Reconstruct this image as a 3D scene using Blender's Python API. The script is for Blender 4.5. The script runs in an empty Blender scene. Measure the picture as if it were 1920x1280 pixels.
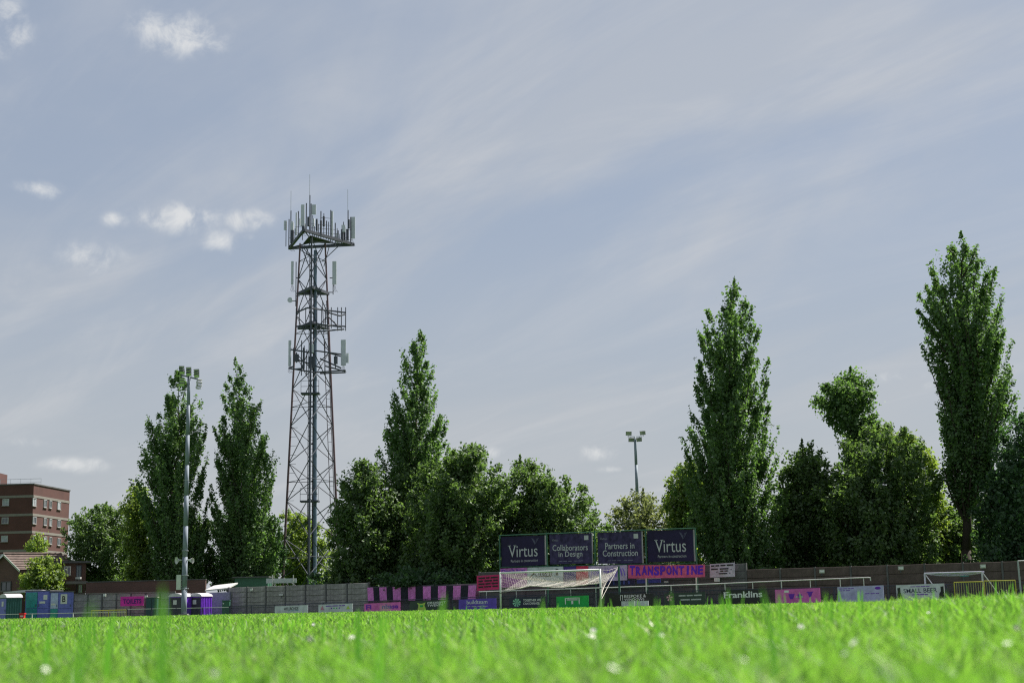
import bpy, math, random
import numpy as np
from mathutils import Vector, Matrix

random.seed(7); rng = np.random.default_rng(11)
scene = bpy.context.scene
col = scene.collection
R = math.radians

# ------------------------------------------------------------------ camera
FPX, CX, CY = 2667.0, 960.0, 640.0          # focal length in photograph pixels (50 mm on 36 mm)
PITCH, ROLL, CAMH = math.atan(497/2667), 0.020, 0.16
fwd = Vector((0, math.cos(PITCH), math.sin(PITCH)))
up0 = Vector((0, -math.sin(PITCH), math.cos(PITCH))); rt0 = Vector((1, 0, 0))
rt = rt0*math.cos(ROLL) - up0*math.sin(ROLL)
up = up0*math.cos(ROLL) + rt0*math.sin(ROLL)
CAM = Vector((0, 0, CAMH))
cd = bpy.data.cameras.new('camera'); cam = bpy.data.objects.new('camera', cd); col.objects.link(cam)
cam.matrix_world = Matrix(((rt.x, up.x, -fwd.x, 0), (rt.y, up.y, -fwd.y, 0), (rt.z, up.z, -fwd.z, CAMH), (0, 0, 0, 1)))
cd.lens = 50; cd.sensor_width = 36; cd.clip_start = 0.05; cd.clip_end = 4000
cd.dof.use_dof = True; cd.dof.focus_distance = 105; cd.dof.aperture_fstop = 3.4
scene.camera = cam

def ray(px, py): return fwd + rt*((px-CX)/FPX) + up*((CY-py)/FPX)
def at(px, py, Y):
    d = ray(px, py); return CAM + d*(Y/d.y)
def hor(px): return 1137 - ROLL*(px-CX)       # image row of the true horizon
def gnd(px, Y):                                # ground point below an image column
    p = at(px, hor(px), Y); return Vector((p.x, p.y, zg(p.x, p.y)))
def sstep(a, b, x):
    t = min(1, max(0, (x-a)/(b-a))); return t*t*(3-2*t)
def zg(x, y):                                  # gentle fall of the field, a low crown near the camera
    return 0.032*max(x, -1.4)*math.exp(-((y-9)/6)**2) - 0.32*sstep(100, 118, y)
def onplane(px, py, A, B):                     # point of the vertical plane through A, B seen at a pixel
    n = Vector((B.y-A.y, -(B.x-A.x), 0)); d = ray(px, py)
    return CAM + d*((A-CAM).dot(n)/d.dot(n))

# ------------------------------------------------------------------ light
SUN_AZ, SUN_EL = R(52), R(54)                 # azimuth to the right of the view, sun ahead of the camera
w = bpy.data.worlds.new('World'); scene.world = w; w.use_nodes = True
nt = w.node_tree; nt.nodes.clear(); N = nt.nodes.new; L = nt.links.new
def _math(op, a, b=None, c=None):
    n = N('ShaderNodeMath'); n.operation = op
    for i, v in enumerate((a, b, c)):
        if v is None: continue
        if isinstance(v, (int, float)): n.inputs[i].default_value = v
        else: L(v, n.inputs[i])
    return n.outputs[0]
def _ss(v, a, b, lo=0., hi=1.):
    n = N('ShaderNodeMapRange'); n.interpolation_type = 'SMOOTHSTEP'
    L(v, n.inputs[0]); n.inputs[1].default_value = a; n.inputs[2].default_value = b
    n.inputs[3].default_value = lo; n.inputs[4].default_value = hi; return n.outputs[0]
sky = N('ShaderNodeTexSky'); sky.sky_type = 'NISHITA'; sky.sun_disc = False
sky.sun_elevation = SUN_EL; sky.sun_rotation = SUN_AZ
sky.air_density = 1.0; sky.dust_density = 1.6; sky.ozone_density = 1.5; sky.altitude = 50
tc = N('ShaderNodeTexCoord'); sep = N('ShaderNodeSeparateXYZ'); L(tc.outputs['Generated'], sep.inputs[0])
X, Y_, Z_ = sep.outputs
zz = _math('ADD', _math('MAXIMUM', Z_, 0.0), 0.16)
cmb = N('ShaderNodeCombineXYZ'); L(_math('DIVIDE', X, zz), cmb.inputs[0]); L(_math('DIVIDE', Y_, zz), cmb.inputs[1])
mp = N('ShaderNodeMapping'); mp.vector_type = 'TEXTURE'; mp.inputs['Rotation'].default_value = (0, 0, R(36)); mp.inputs['Scale'].default_value = (0.62, 1.7, 1)
mp.inputs['Location'].default_value = (3.1, 0.4, 0)
L(cmb.outputs[0], mp.inputs[0])
nz = N('ShaderNodeTexNoise'); nz.inputs['Scale'].default_value = 1.0; nz.inputs['Detail'].default_value = 7
nz.inputs['Roughness'].default_value = 0.55; nz.inputs['Distortion'].default_value = 0.6; L(mp.outputs[0], nz.inputs[0])
cirrus = _ss(nz.outputs[0], 0.40, 0.66)
mp2 = N('ShaderNodeMapping'); mp2.vector_type = 'TEXTURE'; mp2.inputs['Rotation'].default_value = (0, 0, R(40)); mp2.inputs['Scale'].default_value = (0.30, 1.1, 1); mp2.inputs['Location'].default_value = (1.3, 2.2, 0)
L(cmb.outputs[0], mp2.inputs[0])
nz2 = N('ShaderNodeTexNoise'); nz2.inputs['Scale'].default_value = 1.0; nz2.inputs['Detail'].default_value = 8; nz2.inputs['Roughness'].default_value = .6; nz2.inputs['Distortion'].default_value = .9; L(mp2.outputs[0], nz2.inputs[0])
streak = _math('MULTIPLY', _ss(nz2.outputs[0], 0.44, 0.74), _math('MULTIPLY_ADD', cirrus, .7, .3))
def _mix(fac, a, colr):
    n = N('ShaderNodeMixRGB')
    if isinstance(fac, float): n.inputs[0].default_value = fac
    else: L(fac, n.inputs[0])
    L(a, n.inputs[1]); n.inputs[2].default_value = (*colr, 1); return n
veil = _mix(0.68, sky.outputs[0], (4.15, 4.75, 5.75))
low = _mix(_ss(Z_, 0.02, 0.30, 0.80, 0.0), veil.outputs[0], (5.15, 5.42, 5.65))
mixn = _mix(_math('MULTIPLY', cirrus, .52), low.outputs[0], (5.45, 5.7, 6.05))
# small cumulus puffs, each a ragged patch of sky around its own direction
puffs = [(335, 62, 82, 36, .9), (8, 48, 40, 50, .8), (335, 408, 72, 28, .9), (468, 414, 46, 20, .85), (172, 482, 56, 28, .7), (408, 450, 34, 24, .55),
         (215, 412, 26, 14, .6), (72, 356, 40, 15, .6), (470, 446, 14, 9, .5), (1122, 848, 38, 15, .8), (1690, 705, 44, 12, .6), (140, 872, 56, 15, .7),
         (920, 848, 26, 12, .7), (1140, 880, 22, 6, .5), (1740, 722, 16, 7, .45), (60, 828, 40, 10, .4)]
fz = N('ShaderNodeTexNoise'); fz.inputs['Scale'].default_value = 54; fz.inputs['Detail'].default_value = 7; fz.inputs['Roughness'].default_value = .6
fz.inputs['Distortion'].default_value = .35
L(tc.outputs['Generated'], fz.inputs[0])
tot = None
for (px, py, rw, rh, s) in puffs:
    c = ray(px, py).normalized()
    m = N('ShaderNodeMapping'); m.vector_type = 'TEXTURE'
    m.inputs['Location'].default_value = c; m.inputs['Scale'].default_value = (rw/FPX*1.25, 1.0, rh/FPX*1.25)
    L(tc.outputs['Generated'], m.inputs[0])
    ln = N('ShaderNodeVectorMath'); ln.operation = 'LENGTH'; L(m.outputs[0], ln.inputs[0])
    v = _math('MULTIPLY', _ss(ln.outputs['Value'], 0.0, 1.25, 1.0, 0.0), s)
    tot = v if tot is None else _math('MAXIMUM', tot, v)
pm = _math('MULTIPLY_ADD', _math('MULTIPLY_ADD', fz.outputs[0], 4.2, -2.1), _math('POWER', tot, 0.6), tot)
pm = _ss(pm, 0.0, 1.3, 0.0, 0.82)
mix2 = N('ShaderNodeMixRGB'); L(pm, mix2.inputs[0]); L(mixn.outputs[0], mix2.inputs[1]); mix2.inputs[2].default_value = (8.0, 8.1, 8.1, 1)
mix3 = N('ShaderNodeMixRGB'); L(_math('MULTIPLY', streak, .48), mix3.inputs[0]); L(mixn.outputs[0], mix3.inputs[1]); mix3.inputs[2].default_value = (6.9, 6.95, 7.05, 1)
L(mix3.outputs[0], mix2.inputs[1])
bg = N('ShaderNodeBackground'); bg.inputs[1].default_value = 0.05; L(mix2.outputs[0], bg.inputs[0])
wo = N('ShaderNodeOutputWorld'); L(bg.outputs[0], wo.inputs[0])
sd = bpy.data.lights.new('sun', 'SUN'); sd.energy = 5.0; sd.angle = R(0.6); sd.color = (1, .95, .86)
so = bpy.data.objects.new('sun', sd); col.objects.link(so)
sv = Vector((math.sin(SUN_AZ)*math.cos(SUN_EL), math.cos(SUN_AZ)*math.cos(SUN_EL), math.sin(SUN_EL)))
so.rotation_euler = sv.to_track_quat('Z', 'Y').to_euler(); so.location = sv*60
scene.view_settings.view_transform = 'Standard'; scene.view_settings.look = 'None'
scene.view_settings.exposure = 0.95; scene.view_settings.gamma = 1
scene.cycles.filter_width = 1.2; scene.cycles.use_denoising = False; scene.cycles.use_adaptive_sampling = False; scene.cycles.sample_clamp_indirect = 3.0
scene.cycles.max_bounces = 6; scene.cycles.transparent_max_bounces = 8

# ------------------------------------------------------------------ materials
MATS = {}
def lin(h):
    if isinstance(h, tuple): return h
    v = [int(h[i:i+2], 16)/255 for i in (0, 2, 4)]
    return tuple(((c+.055)/1.055)**2.4 if c > .04045 else c/12.92 for c in v)
def mat(name, c, rough=.7, var=.18, scale=3., metal=0., bump=0., spec=.4, c2=None):
    if name in MATS: return MATS[name]
    c = lin(c); m = bpy.data.materials.new(name); m.use_nodes = True; t = m.node_tree
    b = t.nodes['Principled BSDF']; b.inputs['Roughness'].default_value = rough; b.inputs['Metallic'].default_value = metal
    b.inputs['Specular IOR Level'].default_value = spec
    tc = t.nodes.new('ShaderNodeTexCoord'); n = t.nodes.new('ShaderNodeTexNoise'); n.inputs['Scale'].default_value = scale
    n.inputs['Detail'].default_value = 6; n.inputs['Roughness'].default_value = .65; t.links.new(tc.outputs['Object'], n.inputs[0])
    r = t.nodes.new('ShaderNodeValToRGB'); e = r.color_ramp.elements; e[0].position = .3; e[1].position = .7
    a = tuple(max(0, x*(1-var)) for x in c); d = c2 and lin(c2) or tuple(min(1, x*(1+var)) for x in c)
    e[0].color = (*a, 1); e[1].color = (*d, 1)
    t.links.new(n.outputs[0], r.inputs[0]); t.links.new(r.outputs[0], b.inputs['Base Color'])
    if bump:
        bp = t.nodes.new('ShaderNodeBump'); bp.inputs['Strength'].default_value = bump; bp.inputs['Distance'].default_value = .02
        t.links.new(n.outputs[0], bp.inputs['Height']); t.links.new(bp.outputs[0], b.inputs['Normal'])
    MATS[name] = m; return m
def leafmat(name, dark, light, trans, gloss=.08, tmix=.5):
    m = bpy.data.materials.new(name); m.use_nodes = True; t = m.node_tree; t.nodes.clear(); n = t.nodes.new; l = t.links.new
    g = n('ShaderNodeNewGeometry'); r = n('ShaderNodeValToRGB'); e = r.color_ramp.elements
    e[0].color = (*dark, 1); e[1].color = (*light, 1); l(g.outputs['Random Per Island'], r.inputs[0])
    d = n('ShaderNodeBsdfDiffuse'); l(r.outputs[0], d.inputs[0])
    mx = n('ShaderNodeMixRGB'); mx.blend_type = 'MIX'; mx.inputs[0].default_value = .6; l(r.outputs[0], mx.inputs[1]); mx.inputs[2].default_value = (*trans, 1)
    tr = n('ShaderNodeBsdfTranslucent'); l(mx.outputs[0], tr.inputs[0])
    a = n('ShaderNodeMixShader'); a.inputs[0].default_value = tmix; l(d.outputs[0], a.inputs[1]); l(tr.outputs[0], a.inputs[2])
    gl = n('ShaderNodeBsdfGlossy'); gl.inputs['Roughness'].default_value = .55; gl.inputs[0].default_value = (.9, .95, .9, 1)
    b = n('ShaderNodeMixShader'); b.inputs[0].default_value = gloss; l(a.outputs[0], b.inputs[1]); l(gl.outputs[0], b.inputs[2])
    o = n('ShaderNodeOutputMaterial'); l(b.outputs[0], o.inputs[0]); MATS[name] = m; return m
def brickmat(name, c1, c2, mortar, sc=1.0):
    m = bpy.data.materials.new(name); m.use_nodes = True; t = m.node_tree; b = t.nodes['Principled BSDF']; b.inputs['Roughness'].default_value = .9
    tc = t.nodes.new('ShaderNodeTexCoord'); s = t.nodes.new('ShaderNodeSeparateXYZ'); cb = t.nodes.new('ShaderNodeCombineXYZ')
    t.links.new(tc.outputs['Object'], s.inputs[0]); ad = t.nodes.new('ShaderNodeMath'); t.links.new(s.outputs[0], ad.inputs[0]); t.links.new(s.outputs[1], ad.inputs[1])
    t.links.new(ad.outputs[0], cb.inputs[0]); t.links.new(s.outputs[2], cb.inputs[1])
    k = t.nodes.new('ShaderNodeTexBrick'); k.inputs['Scale'].default_value = 4.4*sc; k.inputs['Color1'].default_value = (*c1, 1); k.inputs['Color2'].default_value = (*c2, 1)
    k.inputs['Mortar'].default_value = (*mortar, 1); k.inputs['Mortar Size'].default_value = .018
    t.links.new(cb.outputs[0], k.inputs[0])
    nz = t.nodes.new('ShaderNodeTexNoise'); nz.inputs['Scale'].default_value = .7; nz.inputs['Detail'].default_value = 5; t.links.new(tc.outputs['Object'], nz.inputs[0])
    mx = t.nodes.new('ShaderNodeMixRGB'); mx.blend_type = 'MULTIPLY'; mx.inputs[0].default_value = .5
    t.links.new(k.outputs[0], mx.inputs[1]); t.links.new(nz.outputs[0], mx.inputs[2]); t.links.new(mx.outputs[0], b.inputs['Base Color'])
    MATS[name] = m; return m
def glassmat(name, c, rough=.08):
    m = mat(name, c, rough, .3, 1.5, spec=.9); return m

LF = dict(
    poplar=leafmat('poplar_leaf', (.030, .076, .028), (.105, .185, .050), (.21, .41, .06), .035, .44),
    dark=leafmat('dark_leaf', (.018, .050, .026), (.058, .115, .042), (.11, .26, .05), .03, .40),
    mid=leafmat('mid_leaf', (.028, .066, .024), (.098, .158, .044), (.21, .37, .055), .035, .46),
    lime=leafmat('lime_leaf', (.055, .110, .022), (.160, .225, .040), (.38, .54, .06), .03, .52),
    pale=leafmat('pale_leaf', (.060, .090, .040), (.150, .180, .070), (.34, .40, .10), .04, .5))
M_bark = mat('bark', (.045, .036, .028), .95, .4, 6, bump=.6)
M_conc = mat('weathered_concrete', (.25, .24, .235), .9, .45, 2.2, bump=.4)
M_conc2 = mat('dark_concrete', (.095, .095, .10), .9, .35, 2.0, bump=.4)
M_concr = mat('brown_shaded_concrete', (.090, .066, .062), .9, .35, 2.0, bump=.4)  # albedo lowered to carry the trees' shade on the right wall
M_galv = mat('galvanised_steel', (.33, .36, .38), .6, .2, 5, metal=.2)
M_steel = mat('dark_galvanised', (.075, .082, .105), .7, .25, 4, spec=.2)
M_redst = mat('red_primer_steel', (.15, .095, .11), .6, .25, 4)
M_white = mat('white_paint', (.55, .55, .55), .5, .06, 3)
M_panelw = mat('antenna_plastic', (.52, .55, .60), .6, .08, 2)
M_green = mat('green_paint', (.03, .11, .07), .5, .2, 4)
M_black = mat('black_print', (.012, .012, .014), .6, .1)
M_fence = mat('navy_fence_paint', (.030, .036, .060), .55, .2, 5)
M_rail = mat('pale_rail_paint', (.48, .49, .48), .5, .15, 4)
M_yellow = mat('yellow_paint', (.36, .34, .04), .5, .15, 6)
M_glass = glassmat('window_glass', (.045, .055, .07))
M_curt = mat('net_curtain', (.32, .34, .38), .8, .25, 4)
M_brick = brickmat('red_brick', (.125, .038, .032), (.092, .031, .028), (.105, .08, .073))
M_brickd = brickmat('brown_brick', (.15, .068, .055), (.11, .055, .047), (.17, .14, .12))
M_band = mat('concrete_band', (.19, .175, .16), .85, .15)

# ------------------------------------------------------------------ mesh helpers
ORG = {}
def tag(o, label=None, cat=None, group=None, kind=None):
    if label: o['label'] = label
    if cat: o['category'] = cat
    if group: o['group'] = group
    if kind: o['kind'] = kind
    return o
def empty(name, loc, label, cat, group=None):
    o = bpy.data.objects.new(name, None); col.objects.link(o); o.location = loc; o.empty_display_size = .3
    ORG[o.name] = Vector(loc); return tag(o, label, cat, group)
def link(name, me, m, parent=None, org=None):
    o = bpy.data.objects.new(name, me); col.objects.link(o)
    if m is not None and not me.materials: me.materials.append(m)
    if parent is not None: o.parent = parent; ORG[o.name] = ORG[parent.name]
    else: o.location = org or (0, 0, 0); ORG[o.name] = Vector(org or (0, 0, 0))
    return o
def npmesh(name, V, F):
    """V (n,3) array, F (m,k) array of equal sized faces"""
    me = bpy.data.meshes.new(name); V = np.asarray(V, np.float32); F = np.asarray(F, np.int32)
    me.vertices.add(len(V)); me.vertices.foreach_set('co', V.ravel())
    me.loops.add(F.size); me.loops.foreach_set('vertex_index', F.ravel())
    me.polygons.add(len(F)); me.polygons.foreach_set('loop_start', np.arange(len(F), dtype=np.int32)*F.shape[1])
    me.polygons.foreach_set('loop_total', np.full(len(F), F.shape[1], np.int32)); me.update(calc_edges=True); return me
class MB:
    def __init__(s): s.v = []; s.f = []
    def add(s, vs, fs):
        b = len(s.v); s.v += [Vector(p) for p in vs]; s.f += [tuple(i+b for i in f) for f in fs]; return s
    def box(s, c, sz, ax=None):
        c = Vector(c); a = ax or (Vector((1, 0, 0)), Vector((0, 1, 0)), Vector((0, 0, 1)))
        vs = [c + a[0]*(i*sz[0]/2) + a[1]*(j*sz[1]/2) + a[2]*(k*sz[2]/2) for k in (-1, 1) for j in (-1, 1) for i in (-1, 1)]
        return s.add(vs, [(0, 2, 3, 1), (4, 5, 7, 6), (0, 1, 5, 4), (2, 6, 7, 3), (0, 4, 6, 2), (1, 3, 7, 5)])
    def tube(s, p, q, r0, r1=None, n=8, cap=True):
        p = Vector(p); q = Vector(q); r1 = r0 if r1 is None else r1; d = (q-p).normalized()
        a = d.orthogonal().normalized(); b = d.cross(a); vs = []
        for (c, r) in ((p, r0), (q, r1)):
            vs += [c + (a*math.cos(2*math.pi*i/n) + b*math.sin(2*math.pi*i/n))*r for i in range(n)]
        fs = [(i, (i+1) % n, n+(i+1) % n, n+i) for i in range(n)]
        if cap: fs += [tuple(range(n-1, -1, -1)), tuple(range(n, 2*n))]
        return s.add(vs, fs)
    def path(s, pts, r, n=6):
        for i in range(len(pts)-1):
            r0 = r[i] if isinstance(r, (list, tuple)) else r; r1 = r[i+1] if isinstance(r, (list, tuple)) else r
            s.tube(pts[i], pts[i+1], r0, r1, n)
        return s
    def prism(s, poly, d):
        """polygon (list of points) extruded by vector d"""
        n = len(poly); poly = [Vector(p) for p in poly]; d = Vector(d)
        return s.add(poly + [p+d for p in poly], [tuple(range(n-1, -1, -1)), tuple(range(n, 2*n))] + [(i, (i+1) % n, n+(i+1) % n, n+i) for i in range(n)])
    def build(s, name, m, parent=None, org=None, smooth=False):
        o0 = ORG[parent.name] if parent is not None else Vector(org or (0, 0, 0))
        me = bpy.data.meshes.new(name); me.from_pydata([p-o0 for p in s.v], [], s.f); me.update()
        if smooth: me.polygons.foreach_set('use_smooth', [True]*len(me.polygons))
        return link(name, me, m, parent, org)
_tx = {}
def textmesh(body, bold=0.0):
    k = (body, bold)
    if k in _tx: return _tx[k]
    c = bpy.data.curves.new('t', 'FONT'); c.body = body; c.offset = bold; c.resolution_u = 3; c.align_x = 'LEFT'
    o = bpy.data.objects.new('t', c); col.objects.link(o); dg = bpy.context.evaluated_depsgraph_get()
    me = o.evaluated_get(dg).to_mesh(); vs = [Vector(v.co) for v in me.vertices]; fs = [tuple(p.vertices) for p in me.polygons]
    o.evaluated_get(dg).to_mesh_clear(); bpy.data.objects.remove(o); bpy.data.curves.remove(c)
    x0 = min(v.x for v in vs); x1 = max(v.x for v in vs); y0 = min(v.y for v in vs); y1 = max(v.y for v in vs)
    _tx[k] = ([((v.x-x0)/(x1-x0), (v.y-y0)/(y1-y0)) for v in vs], fs); return _tx[k]
class Face:
    """a four cornered panel in the world: bilinear (u, v), n points to the camera side"""
    def __init__(s, BL, BR, TL, TR):
        s.c = [Vector(p) for p in (BL, BR, TL, TR)]
        n = (s.c[1]-s.c[0]).cross(s.c[2]-s.c[0]).normalized()
        s.n = n if n.y < 0 or (abs(n.y) < .3 and n.dot(CAM-s.c[0]) > 0) else -n
    def pt(s, u, v, off=0.):
        a, b, c, d = s.c; return a*(1-u)*(1-v) + b*u*(1-v) + c*(1-u)*v + d*u*v + s.n*off
    def slab(s, name, m, parent, thick=.04, u0=0, v0=0, u1=1, v1=1, front=0., nu=1, wave=None):
        mb = MB(); P = [s.pt(u0, v0, front), s.pt(u1, v0, front), s.pt(u1, v1, front), s.pt(u0, v1, front)]
        mb.prism(P, s.n*(-thick)); return mb.build(name, m, parent)
    def poly(s, name, pts, m, parent, off=.008, th=.004):
        mb = MB()
        for p in (pts if isinstance(pts[0][0], (tuple, list)) else [pts]): mb.prism([s.pt(u, v, off) for u, v in p], s.n*(-th))
        return mb.build(name, m, parent)
    def text(s, body, m, parent, u0, v0, u1, v1, off=.008, bold=0., name='lettering', rot=0):
        vs, fs = textmesh(body, bold); mb = MB(); mb.add([s.pt(u0+(u1-u0)*x, v0+(v1-v0)*y, off) for x, y in vs], fs); return mb.build(name, m, parent)
    def dashes(s, rows, m, parent, off=.008, name='small_print'):
        """rows of unreadable small print: (v0, v1, [(u0,u1),...])"""
        mb = MB()
        for v0, v1, us in rows:
            for a, b in us: mb.prism([s.pt(a, v0, off), s.pt(b, v0, off), s.pt(b, v1, off), s.pt(a, v1, off)], s.n*(-.004))
        return mb.build(name, m, parent)
def words(u0, u1, n, seed, gap=.25):
    r = random.Random(seed); ws = [r.uniform(.6, 1.4) for _ in range(n)]; tot_ = sum(ws)+gap*(n-1); x = u0; out = []
    for q in ws:
        wd = q/tot_*(u1-u0); out.append((x, x+wd)); x += wd+gap/tot_*(u1-u0)
    return out
def pxface(x0, x1, Z0, Z1, t0, t1, b0=None, b1=None):
    """panel between two image columns at depths Z0, Z1; tops at rows t0,t1; bottoms at rows b0,b1 or the ground"""
    TL, TR = at(x0, t0, Z0), at(x1, t1, Z1)
    BL = Vector((TL.x, TL.y, zg(TL.x, TL.y)+.03)) if b0 is None else at(x0, b0, Z0)
    BR = Vector((TR.x, TR.y, zg(TR.x, TR.y)+.03)) if b1 is None else at(x1, b1, Z1)
    if b0 is not None: BL.x, BL.y = TL.x, TL.y
    if b1 is not None: BR.x, BR.y = TR.x, TR.y
    return Face(BL, BR, TL, TR)
def Zb(px):                                    # depth of the advertising board line, right end nearer
    return 1/(.00877 + .00259*(px-515)/1210)

# ------------------------------------------------------------------ ground
def ground():
    ys = np.concatenate([np.linspace(-30, 0, 6), np.linspace(1, 20, 39), np.linspace(22, 130, 55), np.array([150, 200, 300, 500, 900, 1600, 3000])])
    xs = np.concatenate([-np.geomspace(1500, 12, 14), np.linspace(-10, 10, 41), np.geomspace(12, 1500, 14)])
    V = [(x, y, zg(x, y) if y < 400 else -.32) for y in ys for x in xs]; nx = len(xs)
    F = [(j*nx+i, j*nx+i+1, (j+1)*nx+i+1, (j+1)*nx+i) for j in range(len(ys)-1) for i in range(nx-1)]
    me = npmesh('ground', V, F)
    m = mat('turf', (.045, .10, .015), .95, .35, 1.6, bump=.5, spec=.1)
    o = link('ground', me, m); tag(o, kind='structure'); return o
ground()

# ------------------------------------------------------------------ trees
def lerp_profile(prof, y):
    for (a, b) in zip(prof, prof[1:]):
        if a[0] <= y <= b[0]:
            t = (y-a[0])/(b[0]-a[0]+1e-9); return a[1]+(b[1]-a[1])*t, a[2]+(b[2]-a[2])*t
    return prof[-1][1:] if y > prof[-1][0] else prof[0][1:]
def leafquads(C, out, size, asp=.62, up_=.35):
    n = len(C); nrm = out*.7 + rng.normal(size=(n, 3))*.75; nrm[:, 2] += up_
    nrm /= np.linalg.norm(nrm, axis=1)[:, None]+1e-9
    t = rng.normal(size=(n, 3)); t -= (t*nrm).sum(1)[:, None]*nrm; t /= np.linalg.norm(t, axis=1)[:, None]+1e-9
    b = np.cross(nrm, t); s = size*rng.uniform(.55, 1.25, n)[:, None]
    V = np.stack([C-t*s*.5, C+b*s*asp*.5+t*s*.08, C+t*s*.5-nrm*s*.08, C-b*s*asp*.5+t*s*.08], 1).reshape(-1, 3)
    return V, np.arange(4*n).reshape(n, 4)
def tree(name, label, cat, prof, Z, leaf, nb=160, per=150, sig=(.25, .34), size=.29, core=.35, tip=0, limbs=14, trunk=.28, group=None, depthf=1.0,
         trunk_px=None, pointy=True, seed=1, rise=None):
    """branches climb from the trunk to tips on the outline; leaves cluster along each branch"""
    global rng; rng = np.random.default_rng(seed*17+3)
    yb = prof[-1][0]; xb = trunk_px or (prof[-1][1]+prof[-1][2])/2; rise = rise or (1.9 if pointy else .7)
    base = gnd(xb, Z); root = empty(name, base, label, cat, group); ytop = prof[0][0]
    rows = np.linspace(ytop, yb, 80); wts = np.array([max(3., lerp_profile(prof, y)[1]-lerp_profile(prof, y)[0]) for y in rows])**1.15; wts /= wts.sum()
    zc = [at(sum(lerp_profile(prof, y))/2, y, Z) for y in rows]                 # axis of the crown
    zs = np.array([p.z for p in zc][::-1]); xs = np.array([p.x for p in zc][::-1])
    if trunk_px: zs = np.concatenate([[base.z], zs]); xs = np.concatenate([[base.x], xs])
    axis = lambda z: Vector((float(np.interp(z, zs, xs)), base.y, z))
    Cs = []; Os = []; lm = MB(); zlow = at(xb, yb, Z).z
    for i in range(nb):
        y = float(rng.choice(rows, p=wts)); az = rng.uniform(0, 2*math.pi); rho = rng.uniform(.80, 1.07) if rng.uniform() < .64 else rng.uniform(.15, .85)
        a, b = lerp_profile(prof, y); c = at((a+b)/2, y, Z); r = max(.12, (b-a)/2*Z/FPX- .02)
        tipp = Vector((c.x+math.cos(az)*r*rho, c.y+math.sin(az)*r*rho*depthf, c.z)); lat = r*rho
        z0 = max(zlow-.3*(c.z-zlow) if not trunk_px else zlow-1.5, base.z+.4, c.z-lat*rise*rng.uniform(.8, 1.3)-.5); q = axis(min(z0, c.z-.3)); q.z = min(z0, c.z-.2)
        mid = q.lerp(tipp, .5); bow = .14*lat; mid.x += math.cos(az)*bow; mid.y += math.sin(az)*bow
        ln = (tipp-q).length; n = int(per*rng.uniform(.55, 1.3)*min(1.6, .35+ln/5)); t = rng.beta(1.8, 1.1, n)*.72+.32
        t3 = t[:, None]; P = (1-t3)**2*np.array(q)+2*t3*(1-t3)*np.array(mid)+t3**2*np.array(tipp)
        nub = rng.uniform(0, 1, max(2, int(ln/1.1)))                              # leaves gather in clumps along the branch
        k = rng.integers(len(nub), size=n); tt = np.clip(nub[k]*.75+.28+rng.normal(size=n)*.035, .2, 1.04)[:, None]; P2 = (1-tt)**2*np.array(q)+2*tt*(1-tt)*np.array(mid)+tt**2*np.array(tipp)
        pick = rng.uniform(size=n) < .80; P[pick] = P2[pick]; tv = np.where(pick, tt[:, 0], t)
        rad = (.35+.95*np.clip(1.1-tv, 0, 1))*rng.uniform(.75, 1.3)
        off = rng.normal(size=(n, 3))*np.array([sig[0], sig[0], sig[1]])*rad[:, None]; Cs.append(P+off)
        Os.append(off/(np.linalg.norm(off, axis=1)[:, None]+1e-6)*.6+np.array([math.cos(az), math.sin(az), .3])*.5)
        if i < limbs*3: lm.path([q, mid, tipp], [max(.03, trunk*.26), max(.02, trunk*.15), .012], 4)
    n = 70; a, b = prof[0][1:]; ti = at((a+b)/2, ytop, Z); hh = rng.uniform(0, 1, n); Cs.append(np.array(ti)+np.stack([rng.normal(size=n)*.22*hh, rng.normal(size=n)*.22*hh, .25-1.3*hh], 1)); Os.append(np.tile([0, 0, .6], (n, 1)))
    C = np.vstack(Cs); O = np.vstack(Os); keep = C[:, 2] > .15; V, F = leafquads(C[keep], O[keep], size)
    link('crown', npmesh('crown', V-np.array(base), F), LF[leaf], root)
    mb = MB(); ztop = zs[-1]; pts = [base-Vector((0, 0, .2))]+[axis(base.z+(ztop-base.z)*k/7*.96) for k in range(1, 8)]
    mb.path(pts, [trunk*1.25]+[max(.025, trunk*(1-k/7.4)) for k in range(1, 8)], 9); mb.build('trunk', M_bark, root, smooth=True)
    lm.build('limb', M_bark, root); return root

G1 = 'tall poplars behind the ground'; G2 = 'broad trees behind the ground'
tree('poplar_tree', 'tall poplar directly behind the left floodlight mast', 'tree',
     [(698, 322, 338), (722, 312, 362), (750, 305, 380), (786, 276, 387), (822, 272, 389), (858, 258, 389), (894, 244, 388), (912, 250, 390), (950, 262, 390), (1019, 280, 392), (1095, 290, 392)],
     142, 'poplar', 272, 150, tip=150, limbs=26, group=G1, seed=1)
tree('poplar_tree', 'pointed poplar between the left floodlight mast and the lattice tower', 'tree',
     [(674, 436, 446), (700, 425, 459), (732, 416, 477), (768, 413, 495), (804, 404, 506), (840, 398, 511), (883, 395, 524), (929, 391, 519), (965, 391, 517), (1019, 391, 528), (1095, 398, 524)],
     144, 'poplar', 278, 150, tip=150, limbs=26, group=G1, seed=2)
tree('poplar_tree', 'slim pointed poplar rising just right of the lattice tower', 'tree',
     [(626, 786, 794), (649, 760, 803), (661, 752, 807), (696, 748, 819), (739, 737, 825), (786, 723, 838), (821, 721, 844), (852, 709, 848), (891, 717, 832), (960, 720, 830), (1095, 735, 820)],
     130, 'poplar', 278, 150, tip=170, limbs=34, group=G1, seed=3)
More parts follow.
